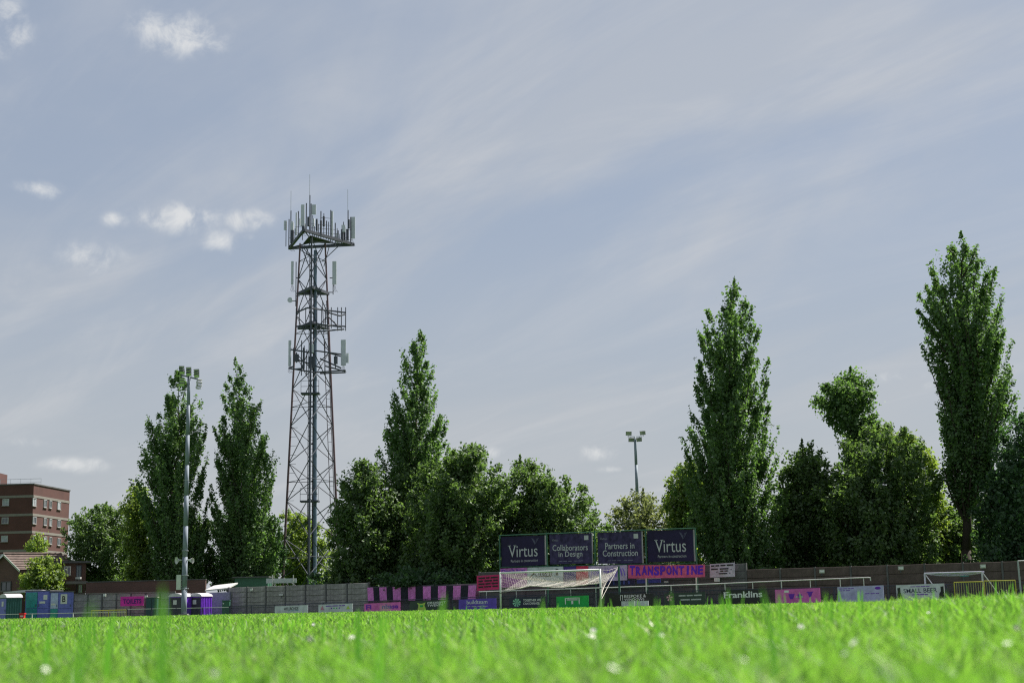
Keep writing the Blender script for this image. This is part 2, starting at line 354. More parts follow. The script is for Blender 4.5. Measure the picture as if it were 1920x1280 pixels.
tree('poplar_tree', 'large dense poplar beside the right end of the billboards', 'tree',
     [(525, 1368, 1386), (554, 1345, 1398), (577, 1325, 1410), (621, 1307, 1427), (657, 1303, 1434), (710, 1298, 1438), (737, 1291, 1440), (795, 1274, 1452), (831, 1285, 1463), (866, 1275, 1468), (911, 1270, 1468), (955, 1275, 1472), (1085, 1295, 1472)],
     116, 'poplar', 414, 150, tip=220, limbs=38, group=G1, seed=4)
tree('poplar_tree', 'tallest poplar with bare lower trunk near the right edge', 'tree',
     [(437, 1792, 1812), (461, 1769, 1842), (487, 1749, 1849), (533, 1728, 1872), (575, 1728, 1878), (616, 1726, 1885), (657, 1726, 1904), (680, 1752, 1893), (729, 1762, 1907), (755, 1760, 1907), (781, 1769, 1893), (833, 1762, 1873), (874, 1769, 1867), (915, 1788, 1848), (950, 1800, 1825)],
     113, 'poplar', 303, 150, tip=200, limbs=40, trunk=.42, group=G1, seed=5, trunk_px=1811)
tree('broadleaf_tree', 'dark rounded tree beside the red brick flats', 'tree',
     [(944, 186, 214), (960, 135, 250), (990, 126, 262), (1040, 122, 275), (1098, 125, 280)], 153, 'mid', 195, 150, (.40, .36), .32, tip=70, pointy=False, group=G2, seed=6)
tree('broadleaf_tree', 'yellowish tree squeezed between dark rounded tree and left poplar', 'tree',
     [(911, 244, 268), (930, 226, 287), (960, 222, 292), (1020, 235, 292), (1098, 240, 290)], 146, 'lime', 130, 150, (.40, .36), .32, tip=60, pointy=False, group=G2, seed=7)
tree('broadleaf_tree', 'low pale tree seen through the legs of the lattice tower', 'tree',
     [(957, 533, 550), (975, 522, 600), (1000, 518, 630), (1040, 515, 640), (1098, 515, 640)], 158, 'lime', 136, 150, (.40, .36), .32, tip=60, pointy=False, group=G2, seed=8)
tree('broadleaf_tree', 'rounded tree touching the right leg of the lattice tower', 'tree',
     [(864, 668, 698), (880, 640, 720), (910, 632, 745), (960, 622, 760), (1020, 620, 770), (1102, 622, 775)], 125, 'mid', 299, 150, (.40, .36), .32, tip=110, pointy=False, group=G2, seed=9)
tree('broadleaf_tree', 'big dark tree in the middle left of the billboards', 'tree',
     [(835, 865, 905), (850, 815, 930), (880, 790, 958), (920, 775, 966), (980, 765, 972), (1040, 755, 960), (1105, 755, 945)], 121, 'mid', 380, 150, (.40, .36), .32, tip=140, limbs=24, pointy=False, group=G2, seed=10)
tree('broadleaf_tree', 'sloping tree behind the two left billboards', 'tree',
     [(858, 966, 984), (870, 950, 1030), (900, 945, 1075), (930, 945, 1112), (960, 945, 1130), (1000, 940, 1136), (1085, 940, 1135)], 124, 'mid', 272, 150, (.40, .36), .32, tip=130, limbs=22, pointy=False, group=G2, seed=11)
tree('broadleaf_tree', 'pale sparse tree around the foot of the right floodlight mast', 'tree',
     [(920, 1190, 1222), (935, 1150, 1250), (960, 1140, 1275), (1000, 1138, 1290), (1085, 1140, 1290)], 132, 'pale', 148, 150, (.40, .36), .32, tip=80, pointy=False, group=G2, seed=12)
tree('broadleaf_tree', 'lime green tree peeping out left of the large poplar', 'tree',
     [(868, 1275, 1300), (895, 1252, 1320), (925, 1242, 1330), (960, 1248, 1330), (1010, 1268, 1320), (1090, 1280, 1320)], 121, 'lime', 130, 150, (.40, .36), .32, tip=60, pointy=False, group=G2, seed=13)
tree('broadleaf_tree', 'narrow dark tree right of the large poplar', 'tree',
     [(827, 1496, 1512), (845, 1474, 1535), (880, 1458, 1556), (940, 1450, 1570), (1085, 1450, 1575)], 119, 'mid', 246, 150, (.40, .36), .32, tip=90, pointy=False, group=G2, seed=14)
tree('broadleaf_tree', 'tree with a knob shaped top sticking out above its neighbours', 'tree',
     [(692, 1585, 1605), (709, 1569, 1632), (729, 1528, 1640), (755, 1521, 1638), (776, 1537, 1643), (796, 1555, 1645), (815, 1570, 1640), (870, 1585, 1625), (1085, 1592, 1615)], 120, 'poplar', 30+171, 140, (.40, .38), .31, limbs=20, pointy=False, group=G2, seed=15, rise=.3)
tree('broadleaf_tree', 'wide tree with sunlit yellow green top between the knob top and tallest poplar', 'tree',
     [(797, 1610, 1686), (822, 1566, 1712), (858, 1545, 1738), (884, 1537, 1765), (910, 1533, 1770), (936, 1535, 1765), (987, 1540, 1760), (1085, 1545, 1765)], 115, 'mid', 330, 150, (.40, .36), .32, tip=140, limbs=24, pointy=False, group=G2, seed=16)
tree('broadleaf_tree', 'very dark tree cut off by the right edge', 'tree',
     [(780, 1900, 1935), (800, 1880, 1960), (850, 1858, 1975), (920, 1838, 1980), (1000, 1825, 1990), (1080, 1815, 1990)], 109, 'dark', 299, 110, (.40, .36), .32, tip=90, pointy=False, group=G2, seed=17)
tree('broadleaf_tree', 'low leafy tree filling the gap under the tallest poplar', 'tree',
     [(955, 1770, 1792), (985, 1750, 1830), (1030, 1745, 1850), (1085, 1740, 1850)], 118, 'mid', 110, 150, (.40, .36), .32, tip=50, pointy=False, group=G2, seed=18)
FILL = [('added lime green crown standing for the sunlit top of the wide tree', [(800, 1652, 1688), (815, 1640, 1712), (840, 1655, 1736), (880, 1680, 1766), (910, 1690, 1775), (990, 1700, 1775), (1085, 1705, 1775)], 117, 'lime', 38, 120),  # extra crown, its lime leaves imitate sunlight on the wide tree's top
        ('leafy understorey tree at the foot of the left poplar', [(948, 305, 340), (968, 275, 385), (1000, 262, 400), (1050, 260, 405), (1095, 262, 405)], 146, 'mid', 31, 120),
        ('leafy understorey tree at the foot of the poplar beside the lattice tower', [(950, 430, 480), (972, 395, 520), (1010, 385, 535), (1095, 385, 538)], 148, 'dark', 32, 130),
        ('shady tree under the slim pointed poplar', [(880, 745, 790), (905, 715, 830), (950, 700, 850), (1020, 700, 850), (1100, 705, 850)], 127, 'mid', 33, 170),
        ('dark tree behind the gap between large poplar and knob topped tree', [(905, 1470, 1540), (930, 1440, 1580), (980, 1435, 1600), (1085, 1435, 1610)], 126, 'mid', 34, 190),
        ('dark tree behind the gap below the yellow green top', [(905, 1690, 1740), (940, 1640, 1770), (985, 1630, 1790), (1085, 1630, 1800)], 124, 'mid', 35, 170),
        ('shady tree behind the tallest poplar trunk', [(890, 1850, 1890), (930, 1815, 1900), (990, 1800, 1915), (1085, 1795, 1920)], 121, 'dark', 36, 130),
        ('dark tree behind the left billboard', [(905, 905, 960), (940, 880, 1000), (1000, 870, 1010), (1100, 870, 1010)], 127, 'dark', 37, 140)]
for (lb, pf, Zt, lf, sd_, nb_) in FILL:
    tree('broadleaf_tree', lb, 'tree', pf, Zt, lf, nb_, 150, (.42, .38), .32, limbs=12, pointy=False, group=G2, seed=sd_)
tree('garden_shrub', 'bright green bush in front of the tiled house roof', 'bush',
     [(1046, 60, 95), (1058, 44, 112), (1075, 38, 118), (1092, 42, 118), (1112, 50, 112)], 144, 'lime', 97, 150, (.40, .36), .32, tip=40, limbs=8, trunk=.12, pointy=False, group='bushes by the house', seed=19)
tree('garden_shrub', 'bush showing above the house ridge against the brick flats', 'bush',
     [(1003, 62, 76), (1014, 50, 88), (1030, 46, 94), (1060, 52, 92), (1112, 56, 90)], 185, 'lime', 71, 150, (.40, .36), .32, tip=30, limbs=8, trunk=.12, pointy=False, group='bushes by the house', seed=20)
tree('ivy_bush', 'low bush hanging over the concrete wall left of the striped banner', 'bush',
     [(1076, 585, 640), (1086, 575, 690), (1097, 572, 700), (1118, 590, 690)], 127, 'dark', 46, 110, (.40, .36), .32, tip=40, limbs=4, trunk=.06, pointy=False, group='bushes over the wall', seed=21)
tree('ivy_bush', 'dark bush overhanging the striped banner', 'bush',
     [(1060, 740, 860), (1080, 700, 900), (1098, 720, 895), (1106, 760, 870)], 119.5, 'dark', 110, 110, (.40, .36), .32, tip=60, limbs=4, trunk=.06, pointy=False, group='bushes over the wall', seed=22)
# ------------------------------------------------------------------ concrete walls, panel by panel
def panel_wall(name, label, x0, x1, Z0, Z1, t0, t1, bays, rows, m, mp_, coping=None, seed=0):
    A, B = gnd(x0, Z0), gnd(x1, Z1); tz0, tz1 = at(x0, t0, Z0).z, at(x1, t1, Z1).z
    zb = min(A.z, B.z)-.05; top = (tz0+tz1)/2; A.z = B.z = zb
    ln = (B-A).length; d = (B-A)/ln; n = Vector((d.y, -d.x, 0)); ang = math.atan2(d.y, d.x)
    root = empty(name, (A+B)/2, label, 'wall'); r = random.Random(seed); H = top-zb; bw = ln/bays; rh = H/rows
    pmesh = None
    for i in range(bays):
        for j in range(rows):
            c = A + d*(bw*(i+.5)) + Vector((0, 0, rh*(j+.5)))
            if pmesh is None:
                mb = MB(); w_, t_, h_ = (bw-.10)/2, .03, (rh-.025)/2; b_ = .018
                mb.add([(-w_, -t_+b_, -h_), (w_, -t_+b_, -h_), (w_, -t_+b_, h_), (-w_, -t_+b_, h_), (-w_+b_, -t_, -h_+b_), (w_-b_, -t_, -h_+b_), (w_-b_, -t_, h_-b_), (-w_+b_, -t_, h_-b_), (-w_, t_, -h_), (w_, t_, -h_), (w_, t_, h_), (-w_, t_, h_)],
                       [(4, 5, 6, 7), (0, 1, 5, 4), (1, 2, 6, 5), (2, 3, 7, 6), (3, 0, 4, 7), (1, 0, 8, 9), (2, 1, 9, 10), (3, 2, 10, 11), (0, 3, 11, 8), (8, 11, 10, 9)])
                o = mb.build('concrete_panel', None, None); pmesh = o.data; pmesh.materials.append(m); bpy.data.objects.remove(o)
            o = link('concrete_panel', pmesh, None, root)
            o.location = c - ORG[root.name] + n*r.uniform(-.012, .012); o.rotation_euler = (r.uniform(-.012, .012), r.uniform(-.002, .002), ang)
    MB().box((A+B)/2-n*.055+Vector((0, 0, H/2)), (ln, .03, H-.02), (d, n, Vector((0, 0, 1)))).build('light_stop_backing', m, root)  # unseen slab added to stop light leaking through the panel joints
    for i in range(bays+1):
        c = A + d*(bw*i); MB().box(c+Vector((0, 0, H/2+.02)), (.12, .16, H+.04), (d, n, Vector((0, 0, 1)))).build('post', mp_, root)
    if coping:
        MB().box((A+B)/2+Vector((0, 0, H+.05)), (ln+.1, .2, .07), (d, n, Vector((0, 0, 1)))).build('coping', coping, root)
    return root, A, B, H
Wl = panel_wall('panel_wall', 'grey concrete panel wall with pale top rail beside the blue cabins', 137, 327, 133, 131, 1112.5, 1111.5, 7, 4, M_conc, M_conc2, M_band, 1)
panel_wall('panel_wall', 'tall grey concrete panel wall below the lattice tower', 428, 692, Zb(428)+13, Zb(692)+9.6, 1098, 1095, 7, 6, M_conc, M_conc2, None, 2)
panel_wall('panel_wall', 'dark concrete wall behind the striped banner', 692, 900, Zb(692)+9.3, Zb(900)+9.3, 1100, 1092, 5, 5, M_conc2, M_conc2, None, 3)
panel_wall('panel_wall', 'concrete wall behind the banners under the billboards', 900, 1402, Zb(900)+9, Zb(1402)+9, 1070, 1058, 11, 6, M_conc2, M_conc2, None, 4)
panel_wall('panel_wall', 'long brownish concrete wall behind the training goal', 1402, 1960, Zb(1402)+9, Zb(1960)+9, 1065, 1052, 8, 4, M_concr, M_conc2, None, 5)
# brown timber and brick boundary further back on the left
def plain_wall(name, label, x0, x1, Z0, Z1, t, m, cat='wall', th=.22):
    A, B = gnd(x0, Z0), gnd(x1, Z1); z = at((x0+x1)/2, t, (Z0+Z1)/2).z; d = (B-A).normalized(); n = Vector((d.y, -d.x, 0)); ln = (B-A).length
    root = empty(name, (A+B)/2, label, cat)
    MB().box((A+B)/2+Vector((0, 0, (z-A.z)/2)), (ln, th, z-A.z), (d, n, Vector((0, 0, 1)))).build('wall', m, root)
    MB().box((A+B)/2+Vector((0, 0, (z-A.z)+.04)), (ln+.06, th+.08, .08), (d, n, Vector((0, 0, 1)))).build('coping', M_conc2, root); return root
plain_wall('brick_wall', 'long brown brick boundary wall behind the toilets banner', 160, 385, 139, 137, 1089, M_brickd)

# ------------------------------------------------------------------ buildings on the left
def facade_window(root, A, B, x0, y0, x1, y1, frame_m, pane_m, split=1):
    p, q = onplane(x0, y1, A, B), onplane(x1, y0, A, B); d = (B-A).normalized(); n = Vector((d.y, -d.x, 0))
    if n.dot(CAM-A) < 0: n = -n
    c = (p+q)/2; wd = abs((q-p).dot(d)); h = abs(q.z-p.z); ax = (d, n, Vector((0, 0, 1)))
    mb = MB(); f = .09
    for sx in (-1, 1): mb.box(c+d*(sx*(wd/2-f/2))+n*.05, (f, .12, h), ax)
    for sz in (-1, 1): mb.box(c+Vector((0, 0, sz*(h/2-f/2)))+n*.05, (wd-2*f, .11, f), ax)
    for i in range(split): mb.box(c+d*(wd*((i+1)/(split+1)-.5))+n*.045, (.07, .09, h-2*f), ax)
    o = mb.build('window', frame_m, root)
    MB().box(c+n*.02, (wd-.1, .05, h-.1), ax).build('pane', pane_m, o)
    MB().box(c-Vector((0, 0, h/2+.04))+n*.08, (wd+.2, .2, .07), ax).build('sill', M_band, o)
def apartments():
    C, D = gnd(53, 212), gnd(122, 225); d = (D-C).normalized(); 
    E = gnd(-230, 214); ex = (E-C).normalized()
    root = empty('apartment_block', C, 'red brick block of flats with pale concrete bands at the left edge', 'building')
    H = at(53, 908, 212).z; z0 = C.z
    F_ = E + (D-C)
    mb = MB(); mb.prism([Vector((p.x, p.y, z0)) for p in (E, C, D, F_)], (0, 0, H-z0)); mb.build('wall', M_brick, root)
    cen = (E+D)/2
    for y in (930, 964.5, 997, 1031.5, 1066):
        z = at(53, y, 212).z; mb = MB()
        P = [Vector((p.x, p.y, z-.17)) for p in (E, C, D, F_)]; P = [p + (p-Vector((cen.x, cen.y, p.z))).normalized()*.07 for p in P]
        mb.prism(P, (0, 0, .36)); mb.build('concrete_band', M_band, root)
    mb = MB(); P = [Vector((p.x, p.y, H)) for p in (E, C, D, F_)]; P = [p+(p-Vector((cen.x, cen.y, H))).normalized()*.14 for p in P]
    mb.prism(P, (0, 0, .18)); mb.build('parapet', M_conc2, root)
    for row, (yy, hh) in enumerate(((941, 14), (975, 13), (1009, 13), (1043, 12))):
        for k, (xx, ww) in enumerate(((64, 7), (84, 6), (94, 5), (110, 6.5))):
            yo = yy + (xx-64)*.14
            facade_window(root, C, D, xx-ww/2, yo-hh/2, xx+ww/2, yo+hh/2, mat('grey_window_frame', (.36, .36, .38), .5), M_curt if (row+k) % 3 == 0 else M_glass, 1)
        for (xx, ww) in ((11, 13), (-40, 13), (-90, 13)):
            facade_window(root, E, C, xx-ww/2-row*1.2, yy-hh/2+1, xx+ww/2-row*1.2, yy+hh/2, MATS['grey_window_frame'], M_curt if row != 1 else M_glass, 1)
    mb = MB()                                       # roof rail
    for i in range(14):
        p = C.lerp(E, i/13)*.9 + D*.1; p = Vector((p.x, p.y+1.5, H)); mb.tube(p, p+Vector((0, 0, 1.15)), .025, n=4)
        if i < 13:
            q = C.lerp(E, (i+1)/13)*.9 + D*.1; q = Vector((q.x, q.y+1.5, H)); mb.tube(p+Vector((0, 0, 1.12)), q+Vector((0, 0, 1.12)), .03, n=4); mb.tube(p+Vector((0, 0, .6)), q+Vector((0, 0, .6)), .02, n=4)
    mb.build('roof_rail', M_galv, root)
    t = at(-14, 884, 219); mb = MB(); mb.box((t.x-2.25, 222, (t.z+H)/2), (5.2, 5, t.z-H)); mb.build('stair_tower', M_brick, root)
apartments()

def house():
    Z = 150; root = empty('house', gnd(10, Z), 'small brown brick house with tiled gable roof behind the cabins', 'house')
    A, B = gnd(-24, Z+1.2), gnd(36, Z-.6)              # gable wall, apex over px 14
    d = (B-A).normalized(); n = Vector((-d.y, d.x, 0))  # into the depth and right
    back = Vector((4.9, 2.6, 0))
    eave = at(36, 1068, Z-.6).z; apex = at(14.5, 1039, Z).z; M_ = (A+B)/2
    poly = [A, B, Vector((B.x, B.y, eave)), Vector((M_.x, M_.y, apex)), Vector((A.x, A.y, eave))]
    MB().prism(poly, back).build('wall', M_brickd, root)
    tile = mat('roof_tile', (.17, .125, .11), .85, .3, 3, bump=.3)
    for side, P in ((1, B), (-1, A)):
        e0 = Vector((P.x, P.y, eave)); ap = Vector((M_.x, M_.y, apex)); sl = (e0-ap)
        rows = 9; rt_ = MB(); nn = sl.cross(back).normalized(); nn = nn if nn.z > 0 else -nn
        fro = -back.normalized()*.25
        for i in range(rows):                           # overlapping tile courses
            p0 = ap + sl*(i/rows) ; p1 = ap + sl*((i+1.12)/rows)
            q0 = p0+nn*.05; q1 = p1+nn*.12
            rt_.prism([q0+fro, q1+fro, q1-nn*.05+fro, q0-nn*.04+fro], back*1.06-fro)
        rt_.build('roof', tile, root)
        bb = MB(); bb.prism([ap+fro*1.2+nn*.12, e0+sl*.08+fro*1.2+nn*.12, e0+sl*.08+fro*1.2-nn*.16, ap+fro*1.2-nn*.16], -fro*.16); bb.build('bargeboard', M_white, root)
    MB().tube(Vector((M_.x, M_.y, apex+.1))-back*.05, Vector((M_.x, M_.y, apex+.1))+back*1.02, .13, n=6).build('ridge', tile, root)
    facade_window(root, A, B, 2, 1089, 22, 1108, M_conc2, M_glass, 1)
house()

def flat_building():
    Z = 146; A, B = gnd(100, Z), gnd(164, Z+1); root = empty('flat_roof_building', (A+B)/2, 'dark brick flat roofed building between the house and the trees', 'building')
    z1 = at(130, 1055, Z).z; d = (B-A).normalized(); n = Vector((d.y, -d.x, 0)); ax = (d, n, Vector((0, 0, 1))); ln = (B-A).length
    c = (A+B)/2
    MB().box(c-n*3+Vector((0, 0, (z1-A.z)/2)), (ln-.6, 6, z1-A.z), ax).build('wall', M_brickd, root)
    MB().box(c-n*2.9+Vector((0, 0, z1-A.z+.1)), (ln+.3, 6.6, .2), ax).build('roof', M_conc2, root)
    zf = at(145, 1092, Z).z
    p = at(147, 1092, Z); MB().box((p.x, p.y-.6, zf), (2.1, 1.2, .28), ax).build('porch_canopy', M_band, root)
    facade_window(root, A, B, 119, 1061, 133, 1078, M_white, M_glass, 1)
    facade_window(root, A, B, 142, 1059, 153, 1086, M_steel, mat('teal_glass', (.06, .11, .12), .15, .3, 2, spec=.8), 1)
    facade_window(root, A, B, 147, 1096, 154, 1110, mat('pale_green_frame', (.35, .5, .35)), M_glass, 0)
    q = at(144, 1092, Z-1); MB().path([Vector((q.x, q.y, A.z)), Vector((q.x, q.y, zf+.6))], .06, 6).build('drain_pipe', M_black, root)
    q = at(147, 1083, Z-.9); MB().box((q.x, q.y, q.z), (.5, .3, .2)).build('lamp', M_white, root)
flat_building()

# ------------------------------------------------------------------ cabins and toilets
def rbox(root, A, B, depth, z0, z1, m, name):
    """box whose front edge runs A to B on the ground"""
    d = (B-A).normalized(); n = Vector((d.y, -d.x, 0)); ax = (d, n, Vector((0, 0, 1)))
    return MB().box((A+B)/2-n*(depth/2)+Vector((0, 0, (z0+z1)/2-A.z)), ((B-A).length, depth, z1-z0), ax).build(name, m, root), d, n
blue = mat('blue_plastic', (.12, .13, .46), .45, .2, 3); teal = mat('teal_plastic', (.02, .22, .22), .45, .25, 3)
pale_blue = mat('faded_blue_plastic', (.36, .40, .62), .5, .2, 3); purple = mat('purple_plastic', (.16, .04, .52), .4, .15, 3)
dkgrey = mat('dark_shaded_plastic', (.035, .033, .045), .5, .2, 3); offw = mat('translucent_roof', (.52, .50, .54), .5, .1, 2)  # charcoal on the toilet fronts holds the shade of their unlit side
def cabin():
    A, M_, B = gnd(46, 126), gnd(92, 125.4), gnd(137, 126)
    for (P, Q, t, left, right, label) in ((A, M_, 1108, teal, blue, 'teal and blue toilet cabin under a white canopy'), (M_, B, 1110.5, pale_blue, blue, 'pale blue toilet cabin carrying the letter B sign')):
        root = empty('toilet_cabin', (P+Q)/2, label, 'cabin', 'blue toilet cabins')
        z1 = at(70, t, 126).z; d = (Q-P).normalized(); n = Vector((d.y, -d.x, 0)); P2 = P+d*.02; Q2 = Q-d*.02
        rbox(root, P2, Q2, 2.0, P.z, z1, blue, 'wall')
        F = Face(P2, Q2, Vector((P2.x, P2.y, z1)), Vector((Q2.x, Q2.y, z1)))
        for (u0, u1, m) in (((.03, .50, left), (.53, .97, right)) if left is teal else ((.03, .34, left), (.37, .92, right))):
            o = F.slab('door', m, root, .05, u0, .45, u1, .97, .05)
            F.slab('door_lower_panel', teal if m in (teal, pale_blue) else blue, root, .05, u0, .03, u1, .43, .045)
            F.slab('handle', M_steel, o, .03, u1-.06 if u0 < .4 else u0+.03, .5, u1-.035 if u0 < .4 else u0+.055, .58, .085)
        if left is teal:
            F.slab('notice', M_white, root, .01, .76, .72, .92, .88, .065); F.slab('notice', M_white, root, .01, .60, .60, .84, .67, .065)
        else:
            F.slab('notice', M_white, root, .01, .05, .56, .24, .62, .065)
            s = F.slab('letter_sign', M_white, root, .012, .45, .60, .73, .93, .07); F.text('B', M_black, s, .52, .66, .66, .87, .076, .02)
        MB().box((P2+Q2)/2-n*1+Vector((0, 0, z1-P.z+.04)), ((Q2-P2).length+.1, 2.1, .08), (d, n, Vector((0, 0, 1)))).build('roof', M_conc2, root)
    # canopy behind
    a, b = at(6, 1111, 128.5), at(90, 1108.5, 128.5); root = empty('canopy', gnd(48, 128.5), 'shallow white canopy roof above the teal cabin', 'canopy')
    pts = []
    for i in range(11):
        t = i/10; p = a.lerp(b, t); pts.append(p+Vector((0, 0, .32*math.sin(math.pi*min(1, .12+t*.86))**.7*(.35+.65*t))))
    mb = MB(); mb.prism(pts+[b, a], (0, 2.2, 0)); mb.build('canopy_sheet', M_white, root)
    mb = MB(); 
    for x in (8, 90):
        g = gnd(x, 129.5); t_ = at(x, 1110, 129.5); mb = MB().tube(g, Vector((g.x, g.y, t_.z)), .04, n=6); mb.build('post', M_steel, root)
cabin()
def portaloo(px, Z, yaw, front, side, label, wpx, t):
    g = gnd(px, Z); root = empty('portable_toilet', g, label, 'toilet', 'portable toilets')
    H = at(px, t, Z).z-g.z; s = wpx*Z/FPX/ (abs(math.cos(yaw))+abs(math.sin(yaw)))
    d = Vector((math.cos(yaw), math.sin(yaw), 0)); n = Vector((d.y, -d.x, 0)); ax = (d, n, Vector((0, 0, 1))); e = H*.86
    c = g+Vector((0, 0, e/2+.04))
    fr = g+n*(s/2); F = Face(fr-d*s/2, fr+d*s/2, fr-d*s/2+Vector((0, 0, e)), fr+d*s/2+Vector((0, 0, e)))
    MB().box(g+Vector((0, 0, .06)), (s*1.04, s*1.04, .1), ax).build('base', dkgrey, root)
    MB().box(c, (s, s, e-.04), ax).build('wall', side, root)
    o = F.slab('door', front, root, .03, .06, .05, .94, .97, .03); F.slab('handle', M_steel, o, .02, .80, .46, .86, .54, .05)
    F.slab('notice', M_white, root, .008, .35, .66, .62, .86, .045)
    ribs = MB()
    for i in range(6):
        q = g+d*(s/2+.012)+n*(s*(i/5-.5)*.8); ribs.box(q+Vector((0, 0, e*.5)), (.03, .06, e*.9), ax)
    ribs.build('side_rib', side, root)
    pts = []
    for i in range(9):                                   # arched roof
        a = math.pi*i/8; pts.append(g+d*(-math.cos(a)*s*.54)+n*(s*.54)+Vector((0, 0, e+.02+math.sin(a)*(H-e))))
    MB().prism(pts, -n*(s*1.08)).build('roof', offw, root); return root
portaloo(19, 124, R(-46), blue, mat('dark_teal_plastic', (.02, .085, .09), .5, .2), 'blue and dark teal portable toilet at the left edge', 41, 1113)
portaloo(339, 127, R(-28), dkgrey, purple, 'purple portable toilet with its shaded front coloured charcoal partly behind the floodlight mast', 42, 1112)
portaloo(375, 127.6, R(-27), dkgrey, purple, 'purple portable toilet with its shaded front coloured charcoal right of the floodlight mast', 40, 1111.5)
def bin_():
    g = gnd(42, 118); root = empty('litter_bin', g, 'small red litter bin in front of the teal cabin', 'bin'); red = mat('red_plastic', (.55, .02, .03), .45, .1)
    z = at(42, 1147, 118).z-g.z; s = .42
    MB().prism([g+Vector((x*s*.42, y*s*.42, 0)) for x, y in ((-1, -1), (1, -1), (1, 1), (-1, 1))], (0, 0, z*.8)).build('body', red, root)
    MB().box(g+Vector((0, 0, z*.86)), (s*1.05, s*1.05, z*.13)).build('lid', red, root)
    MB().box(g+Vector((0, -s*.43, z*.62)), (s*.6, .02, z*.14)).build('label_plate', M_white, root)
bin_()
def shed():
    A, B = gnd(388, 130), gnd(430, 129); root = empty('storage_container', (A+B)/2, 'grey corrugated container right of the purple toilets', 'container')
    z1 = at(410, 1110, 130).z; d = (B-A).normalized(); n = Vector((d.y, -d.x, 0)); k = 22; poly = []
    gm = mat('lilac_grey_sheet', (.25, .25, .33), .5, .15, 3)
    for i in range(k+1):
        p = A.lerp(B, i/k)+n*(.05 if i % 2 else 0); poly.append(p)
    poly += [B-n*2.4, A-n*2.4]
    MB().prism(poly, (0, 0, z1-A.z)).build('corrugated_wall', gm, root)
    g = gnd(424, 127.5); r2 = empty('utility_cabinet', g, 'dark green utility cabinet beside the grey container', 'cabinet')
    z = at(424, 1126, 127.5).z-g.z; MB().box(g+Vector((0, 0, z/2)), (.62, .5, z)).build('body', M_green, r2); MB().box(g+Vector((0, 0, z+.03)), (.7, .58, .06)).build('lid', M_green, r2)
    MB().box(g+Vector((-.2, -.26, z*.85)), (.12, .02, .1)).build('badge', M_white, r2)
    # cabinet left of the mast
    g = gnd(285, 129); r2 = empty('utility_cabinet', g, 'dark teal utility cabinet right of the pink toilets banner', 'cabinet')
    z = at(285, 1120, 129).z-g.z; MB().box(g+Vector((0, 0, z/2)), (.95, .6, z)).build('body', mat('dark_teal_paint', (.02, .06, .07), .5), r2)
    MB().box(g+Vector((0, -.31, z/2)), (.02, .02, z*.9)).build('door_gap', M_black, r2); MB().box(g+Vector((0, 0, z+.04)), (1.05, .7, .08)).build('lid', M_conc, r2)
    # white sloping canopy behind the container
    root = empty('lean_to_roof', gnd(415, 136), 'white sloping lean-to roof behind the purple toilets', 'roof')
    P = [at(384, 1108, 134), at(428, 1103.5, 134), at(446, 1094, 138), at(402, 1099, 138)]; MB().prism(P, (0, 0, .12)).build('roof_sheet', M_white, root)
    for q in (P[0], P[1]): MB().tube(Vector((q.x, q.y, -.35)), q, .05, n=6).build('post', M_steel, root)
    root = empty('low_store', gnd(472, 140), 'dark green flat store behind the wall left of the lattice tower', 'building')
    p, q = at(440, 1083, 140), at(502, 1081, 140); gx = (p.x+q.x)/2
    MB().box((gx, 141.5, (p.z-.35)/2), (q.x-p.x, 3, p.z+.35)).build('wall', M_green, root); MB().box((gx, 141.4, p.z+.05), (q.x-p.x+.3, 3.3, .12)).build('roof', M_conc2, root)
    root = empty('white_barrier', gnd(525, 136), 'white panel barrier with two posts at the foot of the lattice tower', 'barrier')
    F = pxface(499, 556, 136, 136, 1084, 1083.5, 1093, 1092); F.slab('board', mat('pale_sheet', (.45, .48, .52), .6, .15), root, .05)
    for x in (511, 550): t_ = at(x, 1077, 135.9); MB().tube(Vector((t_.x, t_.y, -.35)), t_, .05, n=6).build('post', M_rail, root)
shed()

